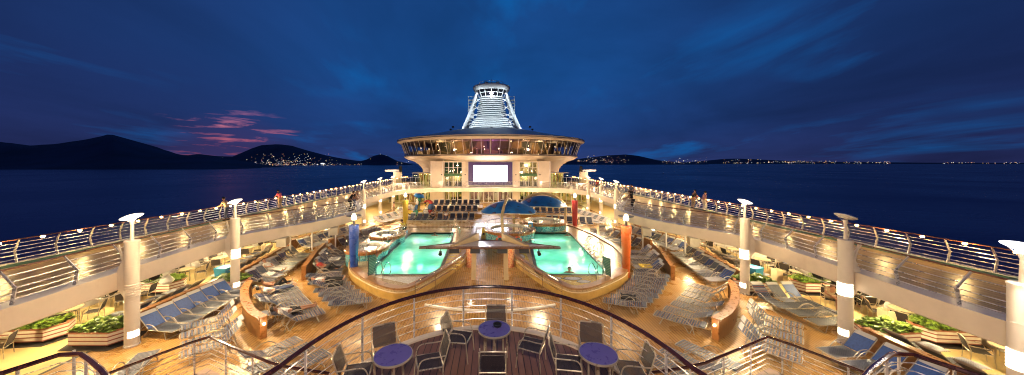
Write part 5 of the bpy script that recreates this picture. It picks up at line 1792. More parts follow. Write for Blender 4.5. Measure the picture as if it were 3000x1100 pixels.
m = MB(); m.tube([(3.0 * math.cos(2 * PI * k / 24), 2.7 * math.sin(2 * PI * k / 24), 13.45) for k in range(24)], .04, 5, closed=True)
for k in range(12): m.tube([(3.0 * math.cos(2 * PI * k / 12), 2.7 * math.sin(2 * PI * k / 12), 12.9), (3.0 * math.cos(2 * PI * k / 12), 2.7 * math.sin(2 * PI * k / 12), 13.45)], .03, 5)
m.build('crown_railing', M['white'], tw)
for x in (-1.35, 1.55):
    m = MB(); m.cyl((x, 0, 13.1), (x, 0, 13.7), .3, .3, 10); m.ball((x, 0, 13.75), (.55, .4, .16), 12, 6); m.build('exhaust', M['white'], tw)
m = MB(); m.cyl((0, -.5, 13.1), (0, -.5, 14.4), .05, n=6); m.build('mast', M['darkmetal'], tw)
COOL = (.72, .90, 1.0)
for i, (x, y, z, pw) in enumerate(((-8.2, 65.5, 15.0, 3200), (8.2, 65.5, 15.0, 3200), (0, 63.0, 14.6, 2600), (-9.5, 71.5, 15.1, 1300), (9.5, 71.5, 15.1, 1300))):
    t = root('floodlight', ['floodlight on the lounge roof, front left', 'floodlight on the lounge roof, front right', 'floodlight on the lounge roof, front middle', 'floodlight on the lounge roof, rear left', 'floodlight on the lounge roof, rear right'][i], 'floodlight', (x, y, z - .35), 0, 'floodlights on the lounge roof')
    m = MB(); m.box((0, 0, .18), (.5, .3, .34)); m.build('housing', M['darkmetal'], t, smooth=0)
    m = MB(); m.cyl((0, 0, -1.0), (0, 0, .02), .04, n=6); m.build('stand', M['darkmetal'], t)
    lamp('SPOT', (x, y + .2, z + .1), pw, COOL, .2, aim=(.0, 75.0, 19.5), angle=R(62))
for s in (-1, 1): lamp('POINT', (s * 3.0, 72.6, 23.4), 130, COOL, .2)
m = MB(); m.ball((0, -3.2, 9.9), .34, 10, 6); m.build('crown_lamp', M['lampcool'], tw)
# ================================================================ near terrace
TC = (-.1, 4.35)
edge = [(TC[0] + 3.32 * math.cos(a), TC[1] + 3.72 * math.sin(a)) for a in [R(8 + 164 * k / 30) for k in range(31)]]
tail_r = [(3.55, 3.9), (4.2, 3.2)]; tail_l = [(-3.75, 3.9), (-4.4, 3.2)]
full = tail_r[::-1] + edge + tail_l
poly = full + [(-4.4, -3), (4.2, -3)]
mb = MB(); mb.prism(poly, ZP - .3, ZP - .002)
tag(mb.build('terrace_slab', M['cream'], smooth=30), kind='structure')
mb = MB(); mb.sheet(shrink(poly, .14), ZP + .004)
tag(mb.build('terrace_deck', M['terrace'], smooth=0), kind='structure')
mb = MB(); mb.prism(poly, ZP - .001, ZP + .05, [shrink(poly, .15)])
tag(mb.build('terrace_kerb', M['cream'], smooth=0), kind='structure')
mb = MB(); mb.prism(shrink(poly, .7), 0, ZP - .31)
tag(mb.build('terrace_wall', M['cream'], smooth=0), kind='structure')
railing('terrace_railing', 'curved terrace railing with a dark varnished handrail around the violet tables', full, ZP + .05, [(0, 0), (.0, 1.0)], 1.32, (.17, .34, .51, .68, .84), -1,
        cap=.042, capmat='mahogany', post='round', wire=.009)
# stair landings below the terrace on both sides
for s, word in ((-1, 'left'), (1, 'right')):
    ox = 0 if s < 0 else -.2
    L = lambda pts: [(x * s + ox, y) for x, y in pts]
    lb = [(4.3, 8.15), (5.4, 8.35), (6.1, 8.55), (7.6, 9.2), (9.15, 9.9), (10.2, 8.1), (10.6, 7.2)]
    mb = MB(); mb.prism(L(lb) + L([(10.0, 4), (4.3, 4)]), .003, .55)
    tag(mb.build('stair_landing', [M['landing']], smooth=0), kind='structure')
    railing('stair_railing', 'low stair railing with varnished handrail %s of the terrace' % word, catmull(L(lb), 4) if 0 else L(lb), .55, [(0, 0), (0, 1.02)], 1.3, (.17, .34, .51, .68, .84), s,
            cap=.04, capmat='mahogany', post='round', wire=.01)
    la = [(9.0, 5.1), (8.4, 6.2), (7.3, 5.7), (6.2, 5.1)]
    mb = MB(); mb.prism(L([(9.0, 5.1), (8.4, 6.2), (7.3, 5.7), (6.2, 5.1), (6.2, 3.5), (9.0, 3.5)]), 2.1, 2.38)
    tag(mb.build('stair_landing', [M['landing']], smooth=0), kind='structure')
    railing('stair_railing', 'upper stair railing with varnished handrail at the bottom %s corner' % word, L(la), 2.38, [(0, 0), (0, 1.0)], .62, (.17, .34, .51, .68, .84), -s,
            cap=.045, capmat='mahogany', post='round', wire=.01)
# unseen fill floods added behind the viewer to brighten the near deck
for x, y, z, pw in ((-12.0, 2.0, 6.4, 1500), (11.8, 2.0, 6.4, 1500)):
    t = root('floodlight', 'unseen fill floodlight added on a white mast behind the viewer, %s' % ('port side' if x < 0 else 'starboard side'), 'floodlight', (x, y - .6, z))
    MB().box((0, 0, 0), (.5, .3, .34)).build('housing', M['darkmetal'], t, smooth=0)
    MB().cyl((0, -.1, -z), (0, -.1, -.1), .07, n=10).build('mast', M['white'], t)  # mast invented to carry the added flood
    lamp('SPOT', (x, y, z), pw, (1, .72, .40), .25, aim=(x * .45, 17, 0), angle=R(80))
t = root('floodlight', 'unseen fill floodlight added on a white mast above the terrace behind the viewer', 'floodlight', (0, -1.6, 9.6))
MB().box((0, 0, 0), (.5, .3, .34)).build('housing', M['darkmetal'], t, smooth=0)
MB().cyl((0, -.1, ZP - 9.6), (0, -.1, -.1), .07, n=10).build('mast', M['white'], t)
lamp('POINT', (0, -1.0, 9.5), 2300, (1, .82, .68), .3)  # added fill that brightens the terrace from out of view
# fill lights without fixtures, added before the terrace wall to lift the lower deck
for x in (-2.4, 2.2):
    lamp('POINT', (x, 8.45, 1.9), 120, (1, .74, .42), .1)

# ================================================================ small deck things
# slim posts that hold the promenade bulge
g = 'slim white posts under the promenade bulges'
p0 = None
i = 0
for x, y in [(-15.0, 22.9), (-14.6, 25.0), (-14.8, 28.0), (-13.0, 25.6), (14.5, 23.0), (14.2, 25.0), (14.5, 28.0), (12.6, 25.6)]:
    lab = 'slim white post under the %s promenade bulge, %s' % ('left' if x < 0 else 'right', ['nearest', 'second', 'farthest', 'innermost'][i % 4])
    if p0 is None:
        p0 = root('support_post', lab, 'post', (x, y, 0), 0, g)
        MB().cyl((0, 0, 0), (0, 0, ZP - .6), .06, .06, 10).build('shaft', M['white'], p0)
        MB().lathe([(.12, 0), (.12, .02), (.065, .04)], n=12).build('flange', M['white'], p0)
        o = p0
    else:
        o = copy_tree(p0); o.location = (x, y, 0); o['label'] = lab
    i += 1
# loudspeaker cabinets hung on the fascia of the bulges
i = 0; p0 = None
for x, y, a in [(-13.75, 20.2, 200), (-12.0, 23.4, 200), (13.3, 20.2, -20), (11.7, 23.2, -20), (-14.1, 31.8, 180), (13.3, 31.9, 0)]:
    lab = 'grey loudspeaker cabinet on the %s promenade fascia, %s' % ('left' if x < 0 else 'right', ['nearest', 'middle', 'nearest', 'middle', 'farthest', 'farthest'][i])
    if p0 is None:
        p0 = root('loudspeaker', lab, 'loudspeaker', (x, y, 2.0), R(a), 'loudspeaker cabinets on the promenade fascia')
        m = MB(); m.add([(-.3, -.45, -.28), (.25, -.36, -.28), (.25, .36, -.28), (-.3, .45, -.28), (-.3, -.45, .28), (.25, -.36, .22), (.25, .36, .22), (-.3, .45, .28)],
                        [(0, 3, 2, 1), (4, 5, 6, 7), (0, 1, 5, 4), (1, 2, 6, 5), (2, 3, 7, 6), (3, 0, 4, 7)]); m.build('cabinet', M['speakerbox'], p0, smooth=0)
        MB().box((-.305, 0, 0), (.02, .82, .48)).build('grille', M['tan'], p0, smooth=0)
        MB().box((.42, 0, .05), (.4, .08, .08)).build('bracket', M['steel'], p0, smooth=0)
    else:
        o = copy_tree(p0); o.location = (x, y, 2.0); o.rotation_euler = (0, 0, R(a)); o['label'] = lab
    i += 1
# horn loudspeakers under the promenade edge
i = 0; p0 = None
for x, y in [(-15.4, 10.6), (-15.4, 15.0), (-15.6, 19.2), (15.2, 9.4), (15.1, 15.2), (15.2, 18.9)]:
    sgn = -1 if x < 0 else 1
    lab = 'white horn loudspeaker below the %s promenade edge, %s from the camera' % ('left' if x < 0 else 'right', ORD[i % 3])
    if p0 is None:
        p0 = root('horn_loudspeaker', lab, 'loudspeaker', (x, y, 1.85), 0, 'white horn loudspeakers below the promenade edge')
        MB().lathe([(.06, 0), (.09, .12), (.17, .26), (.27, .36), (.275, .375), (.16, .27), (.0, .14)], n=20).xform(Matrix.Rotation(R(-80), 4, 'Y') @ Matrix.Rotation(R(10), 4, 'X')).build('horn', M['white'], p0)
        m = MB(); m.tube([(.02, 0, .0), (.12, 0, .12), (.12, 0, .42)], .022, 6); m.tube([(.02, -.1, 0), (.1, -.12, .1), (.1, .12, .1), (.02, .1, 0)], .014, 5); m.build('bracket', M['steel'], p0)
    else:
        o = copy_tree(p0); o.location = (x, y, 1.85); o.rotation_euler = (0, 0, PI if sgn > 0 else 0); o['label'] = lab
    i += 1
# racks of black spotlights
for sgn, x, y, word in ((-1, -15.6, 13.4, 'left'), (1, 15.3, 13.6, 'right')):
    t = root('spotlight_rack', 'tilted white rack under the %s promenade edge carrying three black spotlights' % word, 'light rack', (x, y, 1.75))
    m = MB()
    for xx in (-.2, .2): m.tube([(xx, -1.2, .0), (xx, 1.2, .0)], .025, 6)
    for yy in (-1.2, -.4, .4, 1.2): m.tube([(-.2, yy, 0), (.2, yy, 0)], .02, 6)
    for yy in (-1.0, 1.0): m.tube([(-.2 * sgn, yy, 0), (.3 * sgn, yy, .5)], .02, 6)
    m.build('frame', M['white'], t)
    for k in range(3):
        yy = -.8 + .8 * k
        m = MB(); m.cyl((-.05 * sgn, yy, .12), (.12 * sgn, yy + .06, .22), .17, .15, 14); o = m.build('spotlight', M['black'], t)
        m = MB(); m.tube([(0, yy - .19, .0), (0, yy - .19, .2), (0, yy + .19, .2), (0, yy + .19, .0)], .016, 5); m.build('yoke', M['darkmetal'], o)
t = root('pendant_lamp', 'white bell-shaped lamp hanging below the left promenade', 'lamp', (-15.75, 14.9, 1.35))
MB().lathe([(.05, .42), (.09, .36), (.2, .22), (.27, .1), (.26, .05), (.14, -.06), (0, -.1)], n=22).build('shade', M['dish'], t)
MB().cyl((0, 0, .4), (0, 0, .9), .02, n=6).build('rod', M['steel'], t)
# towel bins and table-side ash bins
for i, (x, y, lab) in enumerate(((-15.9, 18.3, 'light blue towel bin by the second left planter'), (15.6, 18.3, 'light blue towel bin behind the three loungers'), (-16.4, 31.0, 'light blue towel bin among the pale loungers at left'), (15.9, 30.2, 'light blue towel bin among the pale loungers at right'))):
    t = root('towel_bin', lab, 'bin', (x, y, 0), R(20 * i), 'light blue towel bins')
    m = MB(); m.add([(-.28, -.26, 0), (.28, -.26, 0), (.28, .26, 0), (-.28, .26, 0), (-.36, -.34, .95), (.36, -.34, .95), (.36, .34, .95), (-.36, .34, .95)],
                    [(0, 3, 2, 1), (0, 1, 5, 4), (1, 2, 6, 5), (2, 3, 7, 6), (3, 0, 4, 7), (4, 5, 6, 7)]); m.build('body', M['bluebin'], t, smooth=0)
    m = MB(); m.tube([(-.36, -.34, .95), (.36, -.34, .95), (.36, .34, .95), (-.36, .34, .95)], .03, 6, closed=True); m.build('rim', M['bluebin'], t)
i = 0; p0 = None
for x, y in [(17.05, 13.25), (17.0, 18.3), (17.05, 20.7), (17.1, 23.1), (-17.6, 23.9), (-17.6, 26.2)]:
    lab = 'cream square litter bin beside a %s cafe table, %s' % ('left' if x < 0 else 'right', ['nearest', 'second', 'third', 'fourth', 'near one', 'far one'][i])
    if p0 is None:
        p0 = root('litter_bin', lab, 'bin', (x, y, 0), 0, 'cream litter bins beside the cafe tables')
        MB().prism([(-.19, -.19), (.19, -.19), (.19, .19), (-.19, .19)], .02, .82, [[(-.15, -.15), (.15, -.15), (.15, .15), (-.15, .15)]]).build('body', M['tablecream'], p0, smooth=0)
        MB().box((0, 0, .7), (.28, .28, .02)).build('insert', M['black'], p0, smooth=0)
    else:
        o = copy_tree(p0); o.location = (x, y, 0); o['label'] = lab
    i += 1
# painted sculpture (plain abstract form)
t = root('painted_sculpture', 'abstract sculpture painted in bright patches behind the yellow column', 'sculpture', (-9.3, 39.6, 0), R(8))
MB().lathe([(0, .0), (1.6, 0), (1.6, .35), (0, .36)], n=28).build('plinth', M['black'], t)
m = MB(); P = [(-1.6, 0, 1.25), (-1.1, 0, .75), (-.2, 0, .62), (.7, 0, .78), (1.35, 0, 1.25), (1.5, 0, 1.85), (1.15, 0, 2.25), (.75, 0, 2.1), (.72, 0, 1.75), (.95, 0, 1.65)]
m.tube(catmull(P, 5), [.16 + .32 * math.sin(PI * min(1, k / 30)) ** .8 * (1 if k < 30 else .6) for k in range(46)], 10); m.build('curl', M['patchwork'], t)
m = MB(); m.tube(catmull([(-.3, 0, .9), (-.25, .05, 1.7), (-.1, .05, 2.4), (-.05, 0, 2.75)], 4), [.34] * 5 + [.30] * 4 + [.24] * 3 + [.18], 12); m.build('stem', M['patchwork'], t)
m = MB(); m.lathe([(0, .55), (.5, .42), (.72, .1), (.66, -.02), (.3, .12), (0, .16)], n=24).xform(Matrix.Translation((-.05, 0, 2.75)) @ Matrix.Rotation(R(12), 4, 'Y')); m.build('top_disc', M['canopyblue'], t)
# towels and bags left on loungers
def towel(key, label, mat, kind='towel', u=.2):
    (c, a) = LSPOT[key]
    t = root(kind, label, kind, (c[0] + math.cos(a) * u, c[1] + math.sin(a) * u, .37 + c[2]), a)
    rr = random.Random(len(label)); m = MB(); n = 7
    vs = [((i / (n - 1) - .5) * .7, (j / (n - 1) - .5) * .5, .02 + rr.uniform(0, .05) + (.05 if (i + j) % 3 == 0 else 0)) for j in range(n) for i in range(n)]
    vs2 = [(x, y, -.02) for x, y, z in vs]
    fs = [(j * n + i, j * n + i + 1, (j + 1) * n + i + 1, (j + 1) * n + i) for j in range(n - 1) for i in range(n - 1)]
    o = [k for k in range(n)] + [k * n + n - 1 for k in range(1, n)] + [n * n - 1 - k for k in range(1, n)] + [(n - 1 - k) * n for k in range(1, n - 1)]
    N2 = n * n
    m.add(vs + vs2, fs + [f[::-1] for f in []] + [(o[k], N2 + o[k], N2 + o[(k + 1) % len(o)], o[(k + 1) % len(o)]) for k in range(len(o))])
    m.build('cloth', mat, t, smooth=60)


towel(('R4a', 1), 'yellowish towel dropped on a lounger near the orange column', M['cloth_yellow'])
towel(('R4b', 1), 'small black bag on the flat lounger fan at right', M['cloth_black'], 'bag', .1)
towel(('L4b', 4), 'dark bundle of clothes on the flat lounger fan at left', M['cloth_black'], 'bag', .2)
towel(('L2', 1), 'pale towel on the lounger of the second left wall', M['cloth_white'])
towel(('L4a', 3), 'pale towel on the upright lounger row near the blue column', M['cloth_white'])
towel(('L6', 3), 'pale towel on the far left pale loungers', M['cloth_white'])

# ================================================================ people
def skin_mesh(name, joints, edges, mat, parent, rootj=None, sub=1):
    keys = list(joints)
    me = bpy.data.meshes.new(name)
    me.from_pydata([joints[k][0] for k in keys], [(keys.index(a), keys.index(b)) for a, b in edges], [])
    o = bpy.data.objects.new(name, me); COL.objects.link(o)
    md = o.modifiers.new('skin', 'SKIN')
    sv = me.skin_vertices[0].data
    for i, k in enumerate(keys):
        r = joints[k][1]
        sv[i].radius = (r, r) if not isinstance(r, tuple) else r
        sv[i].use_root = (k == (rootj or keys[0]))
    md.use_smooth_shade = True
    s = o.modifiers.new('sub', 'SUBSURF'); s.levels = sub; s.render_levels = sub
    dg = bpy.context.evaluated_depsgraph_get()
    ev = o.evaluated_get(dg)
    nm = bpy.data.meshes.new_from_object(ev, depsgraph=dg)
    bpy.data.objects.remove(o); bpy.data.meshes.remove(me)
    nm.name = name
    nm.materials.clear(); nm.materials.append(mat)
    for p in nm.polygons: p.use_smooth = True
    ob = bpy.data.objects.new(name, nm)
    link(ob, parent)
    return ob


def person(label, loc, rz, J, skinm, hairm, top, bottom, shoe=None, sleeves=.5, shorts=False, longhair=False):
    """J: joint name -> position (x right, y forward, z up), in metres from the spot the person occupies"""
    V = {k: Vector(v) for k, v in J.items()}
    p = root('person', label, 'person', loc, rz)
    for s in 'lr':
        w, e = V['wr' + s], V['el' + s]
        d = (w - e).normalized()
        V['ha' + s] = w + d * .085
    rad = dict(pel=(.135), wai=(.115), che=(.135), nec=.058, jaw=.072, hea=.098, top=.062)
    joints = {k: (V[k], r) for k, r in rad.items()}
    E = [('pel', 'wai'), ('wai', 'che'), ('che', 'nec'), ('nec', 'jaw'), ('jaw', 'hea'), ('hea', 'top')]
    for s in 'lr':
        for k, r in (('sh', .062), ('el', .042), ('wr', .029), ('ha', .034), ('hi', .092), ('kn', .058), ('an', .040), ('to', .034)):
            joints[k + s] = (V[k + s], r)
        E += [('che', 'sh' + s), ('sh' + s, 'el' + s), ('el' + s, 'wr' + s), ('wr' + s, 'ha' + s), ('pel', 'hi' + s), ('hi' + s, 'kn' + s), ('kn' + s, 'an' + s), ('an' + s, 'to' + s)]
    body = skin_mesh('body', joints, E, skinm, p, 'pel', 2)
    # fingers, nose and ears join the body mesh
    m = MB()
    up = (V['top'] - V['jaw']).normalized()
    fw = Vector(J['face']).normalized() if 'face' in J else Vector((0, 1, 0))
    fw = (fw - up * fw.dot(up)).normalized(); rt = fw.cross(up)
    hc = V['hea']
    m.tube([hc + fw * .085 + up * .03, hc + fw * .115 - up * .02, hc + fw * .09 - up * .03], [.008, .016, .012], 6)
    for s in (-1, 1): m.ball(hc + rt * s * .098 - up * .005, (.014, .02, .03), 6, 5)
    for s in 'lr':
        d = (V['wr' + s] - V['el' + s]).normalized(); sd = d.orthogonal().normalized(); dn = d.cross(sd)
        b = V['ha' + s]
        for q, (o, L) in enumerate(((-.026, .062), (-.009, .072), (.009, .068), (.026, .054))):
            f0 = b + sd * o + d * .015; f1 = f0 + d * L * .55 + dn * .008; f2 = f1 + d * L * .4 + dn * .025
            m.tube([f0, f1, f2], [.0095, .0085, .007], 5)
        f0 = b - sd * .03 - d * .03; m.tube([f0, f0 - sd * .03 + d * .025 + dn * .01, f0 - sd * .035 + d * .055 + dn * .02], [.011, .009, .008], 5)
    tmp = m.build('body_tmp', skinm, None, 60)
    bm = bmesh.new(); bm.from_mesh(body.data); bm.from_mesh(tmp.data); bm.to_mesh(body.data); bm.free()
    bpy.data.objects.remove(tmp)
    for pl in body.data.polygons: pl.use_smooth = True
    m = MB()
    for s in (-1, 1): m.ball(hc + fw * .088 + rt * s * .035 + up * .022, .013, 8, 5)
    m.build('eyes', M['eye'], p)
    m = MB(); m.tube([hc + fw * .092 - up * .055 + rt * .025, hc + fw * .098 - up * .057, hc + fw * .092 - up * .055 - rt * .025], .006, 5); m.build('mouth', M['cloth_rose'], p)
    # hair: a cap drawn over crown and nape
    m = MB(); nu, nv = 14, 7; vs = []
    for j in range(nv + 1):
        b = PI * .56 * j / nv
        for i in range(nu):
            a = 2 * PI * i / nu
            front = max(0, math.cos(a))
            bb = b * (1 - .42 * front) * (1.45 if longhair and front < .1 else 1)
            rr = .116
            vs.append(hc + up * .02 + (rt * math.sin(a) + fw * math.cos(a)) * rr * math.sin(min(bb, PI * .62)) * (.98) - fw * .012 + up * rr * 1.08 * math.cos(bb) - up * (.10 if longhair and front < .1 and j == nv else 0))
    fs = [(j * nu + i, j * nu + (i + 1) % nu, (j + 1) * nu + (i + 1) % nu, (j + 1) * nu + i) for j in range(nv) for i in range(nu)]
    m.add(vs, fs); m.build('hair', hairm, p, 60)
    if top is not None:
        jj = {'wai': (V['wai'], .133), 'pel': (V['pel'].lerp(V['wai'], .15), .15), 'che': (V['che'], .152), 'nec': (V['che'].lerp(V['nec'], .62), .072)}
        ee = [('pel', 'wai'), ('wai', 'che'), ('che', 'nec')]
        for s in 'lr':
            jj['sh' + s] = (V['sh' + s], .075); jj['el' + s] = (V['sh' + s].lerp(V['el' + s], sleeves + .1), .058)
            ee += [('che', 'sh' + s), ('sh' + s, 'el' + s)]
        skin_mesh('shirt', jj, ee, top, p, 'che', 2)
    if bottom is not None:
        jj = {'pel': (V['pel'] + (V['wai'] - V['pel']) * .12, .152)}; ee = []
        for s in 'lr':
            jj['hi' + s] = (V['hi' + s], .106)
            if shorts:
                jj['kn' + s] = (V['hi' + s].lerp(V['kn' + s], .75), .082); ee += [('pel', 'hi' + s), ('hi' + s, 'kn' + s)]
            else:
                jj['kn' + s] = (V['kn' + s], .072); jj['an' + s] = (V['kn' + s].lerp(V['an' + s], .92), .055)
                ee += [('pel', 'hi' + s), ('hi' + s, 'kn' + s), ('kn' + s, 'an' + s)]
        skin_mesh('shorts' if shorts else 'trousers', jj, ee, bottom, p, 'pel', 2)
    if shoe is not None:
        for s in 'lr':
            d = (V['to' + s] - V['an' + s]); m = MB()
            m.tube([V['an' + s] - d * .25 - Vector((0, 0, .02)), V['an' + s] + d * .4 - Vector((0, 0, .02)), V['to' + s] + d * .25], [.045, .05, .035], 8); m.build('shoe', shoe, p)
    return p


def stand(lean=0.0, arms='down', twist=0.0):
    dy = lean
    J = dict(pel=(0, -.02, .96), wai=(0, dy * .3, 1.14), che=(0, dy * .8, 1.34), nec=(0, dy * 1.15, 1.49), jaw=(0, dy * 1.25 + .02, 1.55), hea=(0, dy * 1.35 + .03, 1.63), top=(0, dy * 1.35 + .02, 1.72))
    for s, k in (('l', -1), ('r', 1)):
        J['sh' + s] = (k * .185, dy * .9, 1.42)
        if arms == 'down': J['el' + s] = (k * .24, dy * .6 - .03, 1.14); J['wr' + s] = (k * .23, dy * .6 + .08, .90)
        elif arms == 'rail': J['el' + s] = (k * .25, dy + .12, 1.16); J['wr' + s] = (k * .16, dy + .34, 1.06)
        elif arms == 'hips': J['el' + s] = (k * .38, -.06, 1.18); J['wr' + s] = (k * .2, .04, 1.02)
        J['hi' + s] = (k * .10, -.02, .90); J['kn' + s] = (k * .11, .03 + (.06 if k > 0 else 0), .50); J['an' + s] = (k * .12, -.03 - (.08 if k > 0 else 0), .085); J['to' + s] = (k * .14, .12 - (.08 if k > 0 else 0), .035)
    J['face'] = (twist, 1, -.1)
    return J


def sit(zs=.46, fwd=.44, lean=.08, cross=False):
    J = dict(pel=(0, -.05, zs + .12), wai=(0, -.06 + lean * .3, zs + .29), che=(0, lean, zs + .49), nec=(0, lean * 1.4, zs + .63), jaw=(0, lean * 1.6 + .02, zs + .69), hea=(0, lean * 1.8 + .04, zs + .77), top=(0, lean * 1.7 + .03, zs + .86))
    for s, k in (('l', -1), ('r', 1)):
        J['sh' + s] = (k * .18, lean, zs + .56); J['el' + s] = (k * .24, lean + .05, zs + .29); J['wr' + s] = (k * .10, lean + .26, zs + .25)
        J['hi' + s] = (k * .10, -.02, zs + .09); J['kn' + s] = (k * .10, fwd - .02, zs + .10); J['an' + s] = (k * .09, fwd + .02, .09); J['to' + s] = (k * .10, fwd + .17, .04)
    if cross: J['knr'] = (-.02, fwd, zs + .2); J['anr'] = (-.22, fwd + .2, zs - .08); J['tor'] = (-.26, fwd + .33, zs - .10)
    J['face'] = (0, 1, -.25)
    return J


def recline(back=44, knee=True):
    """on a lounger, feet towards +Y"""
    b = R(back); z0 = .46
    P = lambda d, up=0: (0, -.22 - d * math.cos(b) - up * math.sin(b) * 0, z0 + .02 + d * math.sin(b) + up)
    J = dict(pel=(0, -.12, z0), wai=P(.12), che=P(.34), nec=P(.50, .02), jaw=P(.55, .05), hea=P(.62, .08), top=P(.71, .08))
    for s, k in (('l', -1), ('r', 1)):
        c = P(.42); J['sh' + s] = (k * .18, c[1], c[2]); J['el' + s] = (k * .26, c[1] + .22, c[2] - .12); J['wr' + s] = (k * .12, c[1] + .40, c[2] - .10)
        J['hi' + s] = (k * .10, -.06, z0 - .01); J['kn' + s] = (k * .11, .38, z0 + .02); J['an' + s] = (k * .11, .80, z0 - .02); J['to' + s] = (k * .13, .86, z0 + .12)
    if knee: J['knr'] = (.1, .28, z0 + .34); J['anr'] = (.1, .52, z0 - .02); J['tor'] = (.1, .66, z0 - .03)
    J['face'] = (0, .7, .6)
    return J


def on_lounger(key, label, back, knee, *a, **kw):
    (c, ang) = LSPOT[key]
    return person(label, (c[0], c[1], c[2]), ang - PI / 2, recline(back, knee), *a, **kw)


xl = OUT_L + .55; xr = OUT_R - .55
person('person in pink leaning on the outer left railing', (xl, 29.0, ZP), R(80), stand(.16, 'rail'), M['skin'], M['hairdark'], M['cloth_pink'], M['cloth_beige'], M['cloth_black'])
person('person in pale clothes by the outer left railing, nearer than the one in pink', (xl + .1, 23.0, ZP), R(100), stand(.12, 'rail'), M['skin2'], M['hairdark'], M['cloth_beige'], M['cloth_denim'], M['cloth_black'])
person('taller dark-clothed person of the couple leaning over the left balcony bulge', (-12.75, 27.7, ZP), R(-70), stand(.2, 'rail'), M['skin2'], M['hairdark'], M['cloth_black'], M['cloth_black'], M['cloth_black'])
person('second person of the couple at the left balcony bulge, head turned', (-12.7, 28.35, ZP), R(-100), stand(.24, 'rail', .6), M['skin'], M['hairdark'], M['cloth_black'], M['cloth_denim'], M['cloth_black'])
person('person in black leaning on the right balcony bulge', (12.95, 28.2, ZP), R(80), stand(.22, 'rail'), M['skin2'], M['hairdark'], M['cloth_black'], M['cloth_black'], M['cloth_black'])
person('person in dark top at the outer right railing, facing the sea', (xr, 29.2, ZP), R(-85), stand(.14, 'rail'), M['skin'], M['hairdark'], M['cloth_black'], M['cloth_beige'], M['cloth_black'])
person('person in a rose shirt next to the one at the outer right railing', (xr - .05, 27.6, ZP), R(-100), stand(.06, 'down'), M['skin'], M['hairdark'], M['cloth_rose'], M['cloth_white'], M['cloth_black'])
person('person walking far along the right promenade in dark clothes', (16.6, 36.5, ZP), R(170), stand(.05, 'down'), M['skin2'], M['hairdark'], M['cloth_denim'], M['cloth_black'], M['cloth_black'])
person('person in red standing far along the right promenade', (16.2, 47.0, ZP), R(160), stand(.05, 'down'), M['skin2'], M['hairdark'], M['cloth_red'], M['cloth_black'], M['cloth_black'])
person('shirtless person with hands on hips by the far left column', (-13.55, 42.6, 0), R(-60), stand(0, 'hips'), M['skin2'], M['hairdark'], None, M['cloth_beige'], None, shorts=True)
on_lounger(('L3a', 7), 'dark-haired person reclining with one knee up inside the left curved wall', 40, True, M['skin2'], M['hairdark'], None, M['cloth_black'])
on_lounger(('L3a', 6), 'person in a pale shirt and jeans reclining beside the dark-haired one', 22, False, M['skin'], M['hairdark'], M['cloth_white'], M['cloth_denim'])
on_lounger(('L3a', 1), 'person stretched out flat with bare legs on the second nearest lounger', 20, False, M['skin2'], M['hairdark'], M['cloth_white'], M['cloth_black'], shorts=True)
on_lounger(('L2', 2), 'person in white lying on the loungers along the second left wall', 38, False, M['skin'], M['hairdark'], M['cloth_white'], M['cloth_white'])
on_lounger(('L4a', 0), 'person curled up on the nearest lounger of the upright row at the blue column', 42, True, M['skin2'], M['hairdark'], M['cloth_red'], M['cloth_black'])
on_lounger(('L4b', 5), 'person in white lying in the flat lounger fan at left', 5, False, M['skin'], M['hairdark'], M['cloth_white'], M['cloth_black'])
on_lounger(('B1', 5), 'person in white reclining in the front row under the screen', 50, False, M['skin'], M['hairdark'], M['cloth_white'], M['cloth_denim'])
on_lounger(('B1', 3), 'person in black reclining in the front row under the screen', 50, True, M['skin'], M['hairdark'], M['cloth_black'], M['cloth_black'])
on_lounger(('B4', 4), 'person in pale rose reclining in the near right row', 50, False, M['skin'], M['hairfair'], M['cloth_rose'], M['cloth_white'])


def seated(label, x, y, rz, *a, **kw):
    t = place(CH_C, used, (x, y, 0), rz + PI / 2, 'cafe chair of the ' + ' '.join(label.split()[:9]), 'occupied cafe chairs')
    return person(label, (x, y, 0), rz, sit(**kw.pop('pose', {})), *a, **kw)


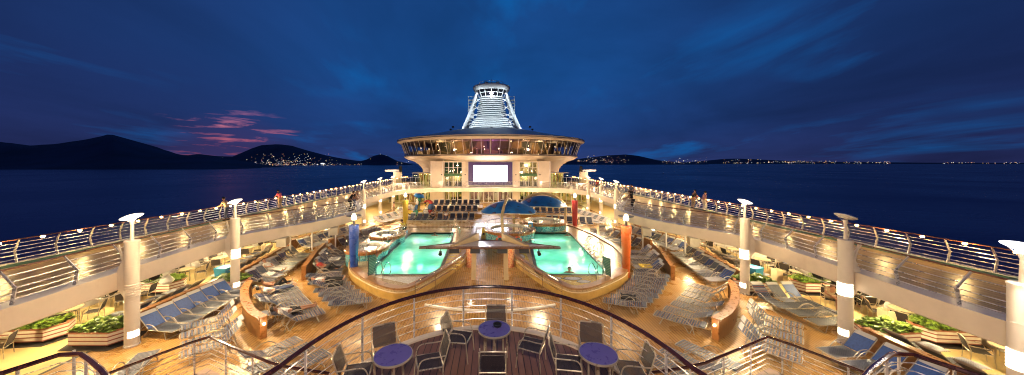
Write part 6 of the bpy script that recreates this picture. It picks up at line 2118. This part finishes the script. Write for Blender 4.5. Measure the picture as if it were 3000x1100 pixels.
seated('woman in a light dress bent over her lap by the right planter', 16.75, 15.2, R(150), M['skin2'], M['hairdark'], M['cloth_beige'], M['cloth_beige'], pose=dict(lean=.18, cross=True), shorts=True, longhair=True)
seated('fair-haired person in pink at the nearest occupied right table', 18.75, 12.95, R(60), M['skin'], M['hairfair'], M['cloth_pink'], M['cloth_yellow'], pose=dict(lean=.14))
seated('second fair-haired person leaning toward the one in pink', 18.9, 13.85, R(100), M['skin'], M['hairfair'], M['cloth_pink'], M['cloth_white'], pose=dict(lean=.2))
seated('person in black with a hand out at the table behind the unlit column', 17.9, 14.75, R(-20), M['skin'], M['hairdark'], M['cloth_black'], M['cloth_black'], pose=dict(lean=.1))
seated('person in a blue shirt turned to the windows at the right', 18.6, 19.4, R(-60), M['skin2'], M['hairdark'], M['cloth_blue'], M['cloth_black'], pose=dict(lean=.1))
seated('person in beige at a far right cafe table', 17.2, 24.9, R(30), M['skin'], M['hairdark'], M['cloth_beige'], M['cloth_white'], pose=dict(lean=.1))


def swimmer(label, x, y, rz):
    J = stand(.05, 'down')
    J = {k: (v if k == 'face' else (v[0], v[1], v[2] - 1.40 + .02)) for k, v in J.items()}
    J['ell'] = (-.42, .16, -.05); J['wrl'] = (-.55, .36, -.03); J['elr'] = (.42, .14, -.05); J['wrr'] = (.55, .34, -.03)
    return person(label, (x, y, HP - .12), rz, J, M['skin2'], M['hairdark'], None, M['cloth_black'], shorts=True)


swimmer('swimmer with wet dark hair at the near edge of the right pool', 4.75, 18.75, R(170))
swimmer('bather at the far edge of the right pool', 6.9, 28.2, R(200))
swimmer('bather at the far end of the left pool', -5.2, 28.2, R(180))
person('person sitting on the rim behind the left hot tubs', (-7.9, 27.6, .62), R(150), sit(zs=.58, fwd=.40, lean=.1), M['skin2'], M['hairdark'], M['cloth_yellow'], M['cloth_black'], shorts=True)

# prototypes never placed would be stray: drop them
for p in list(LP.values()) + [CH_T, CH_C, TB_T, TB_C, pa, pb]:
    if p.name not in used:
        for ch in KIDS.get(p.name, []): bpy.data.objects.remove(ch)
        bpy.data.objects.remove(p)
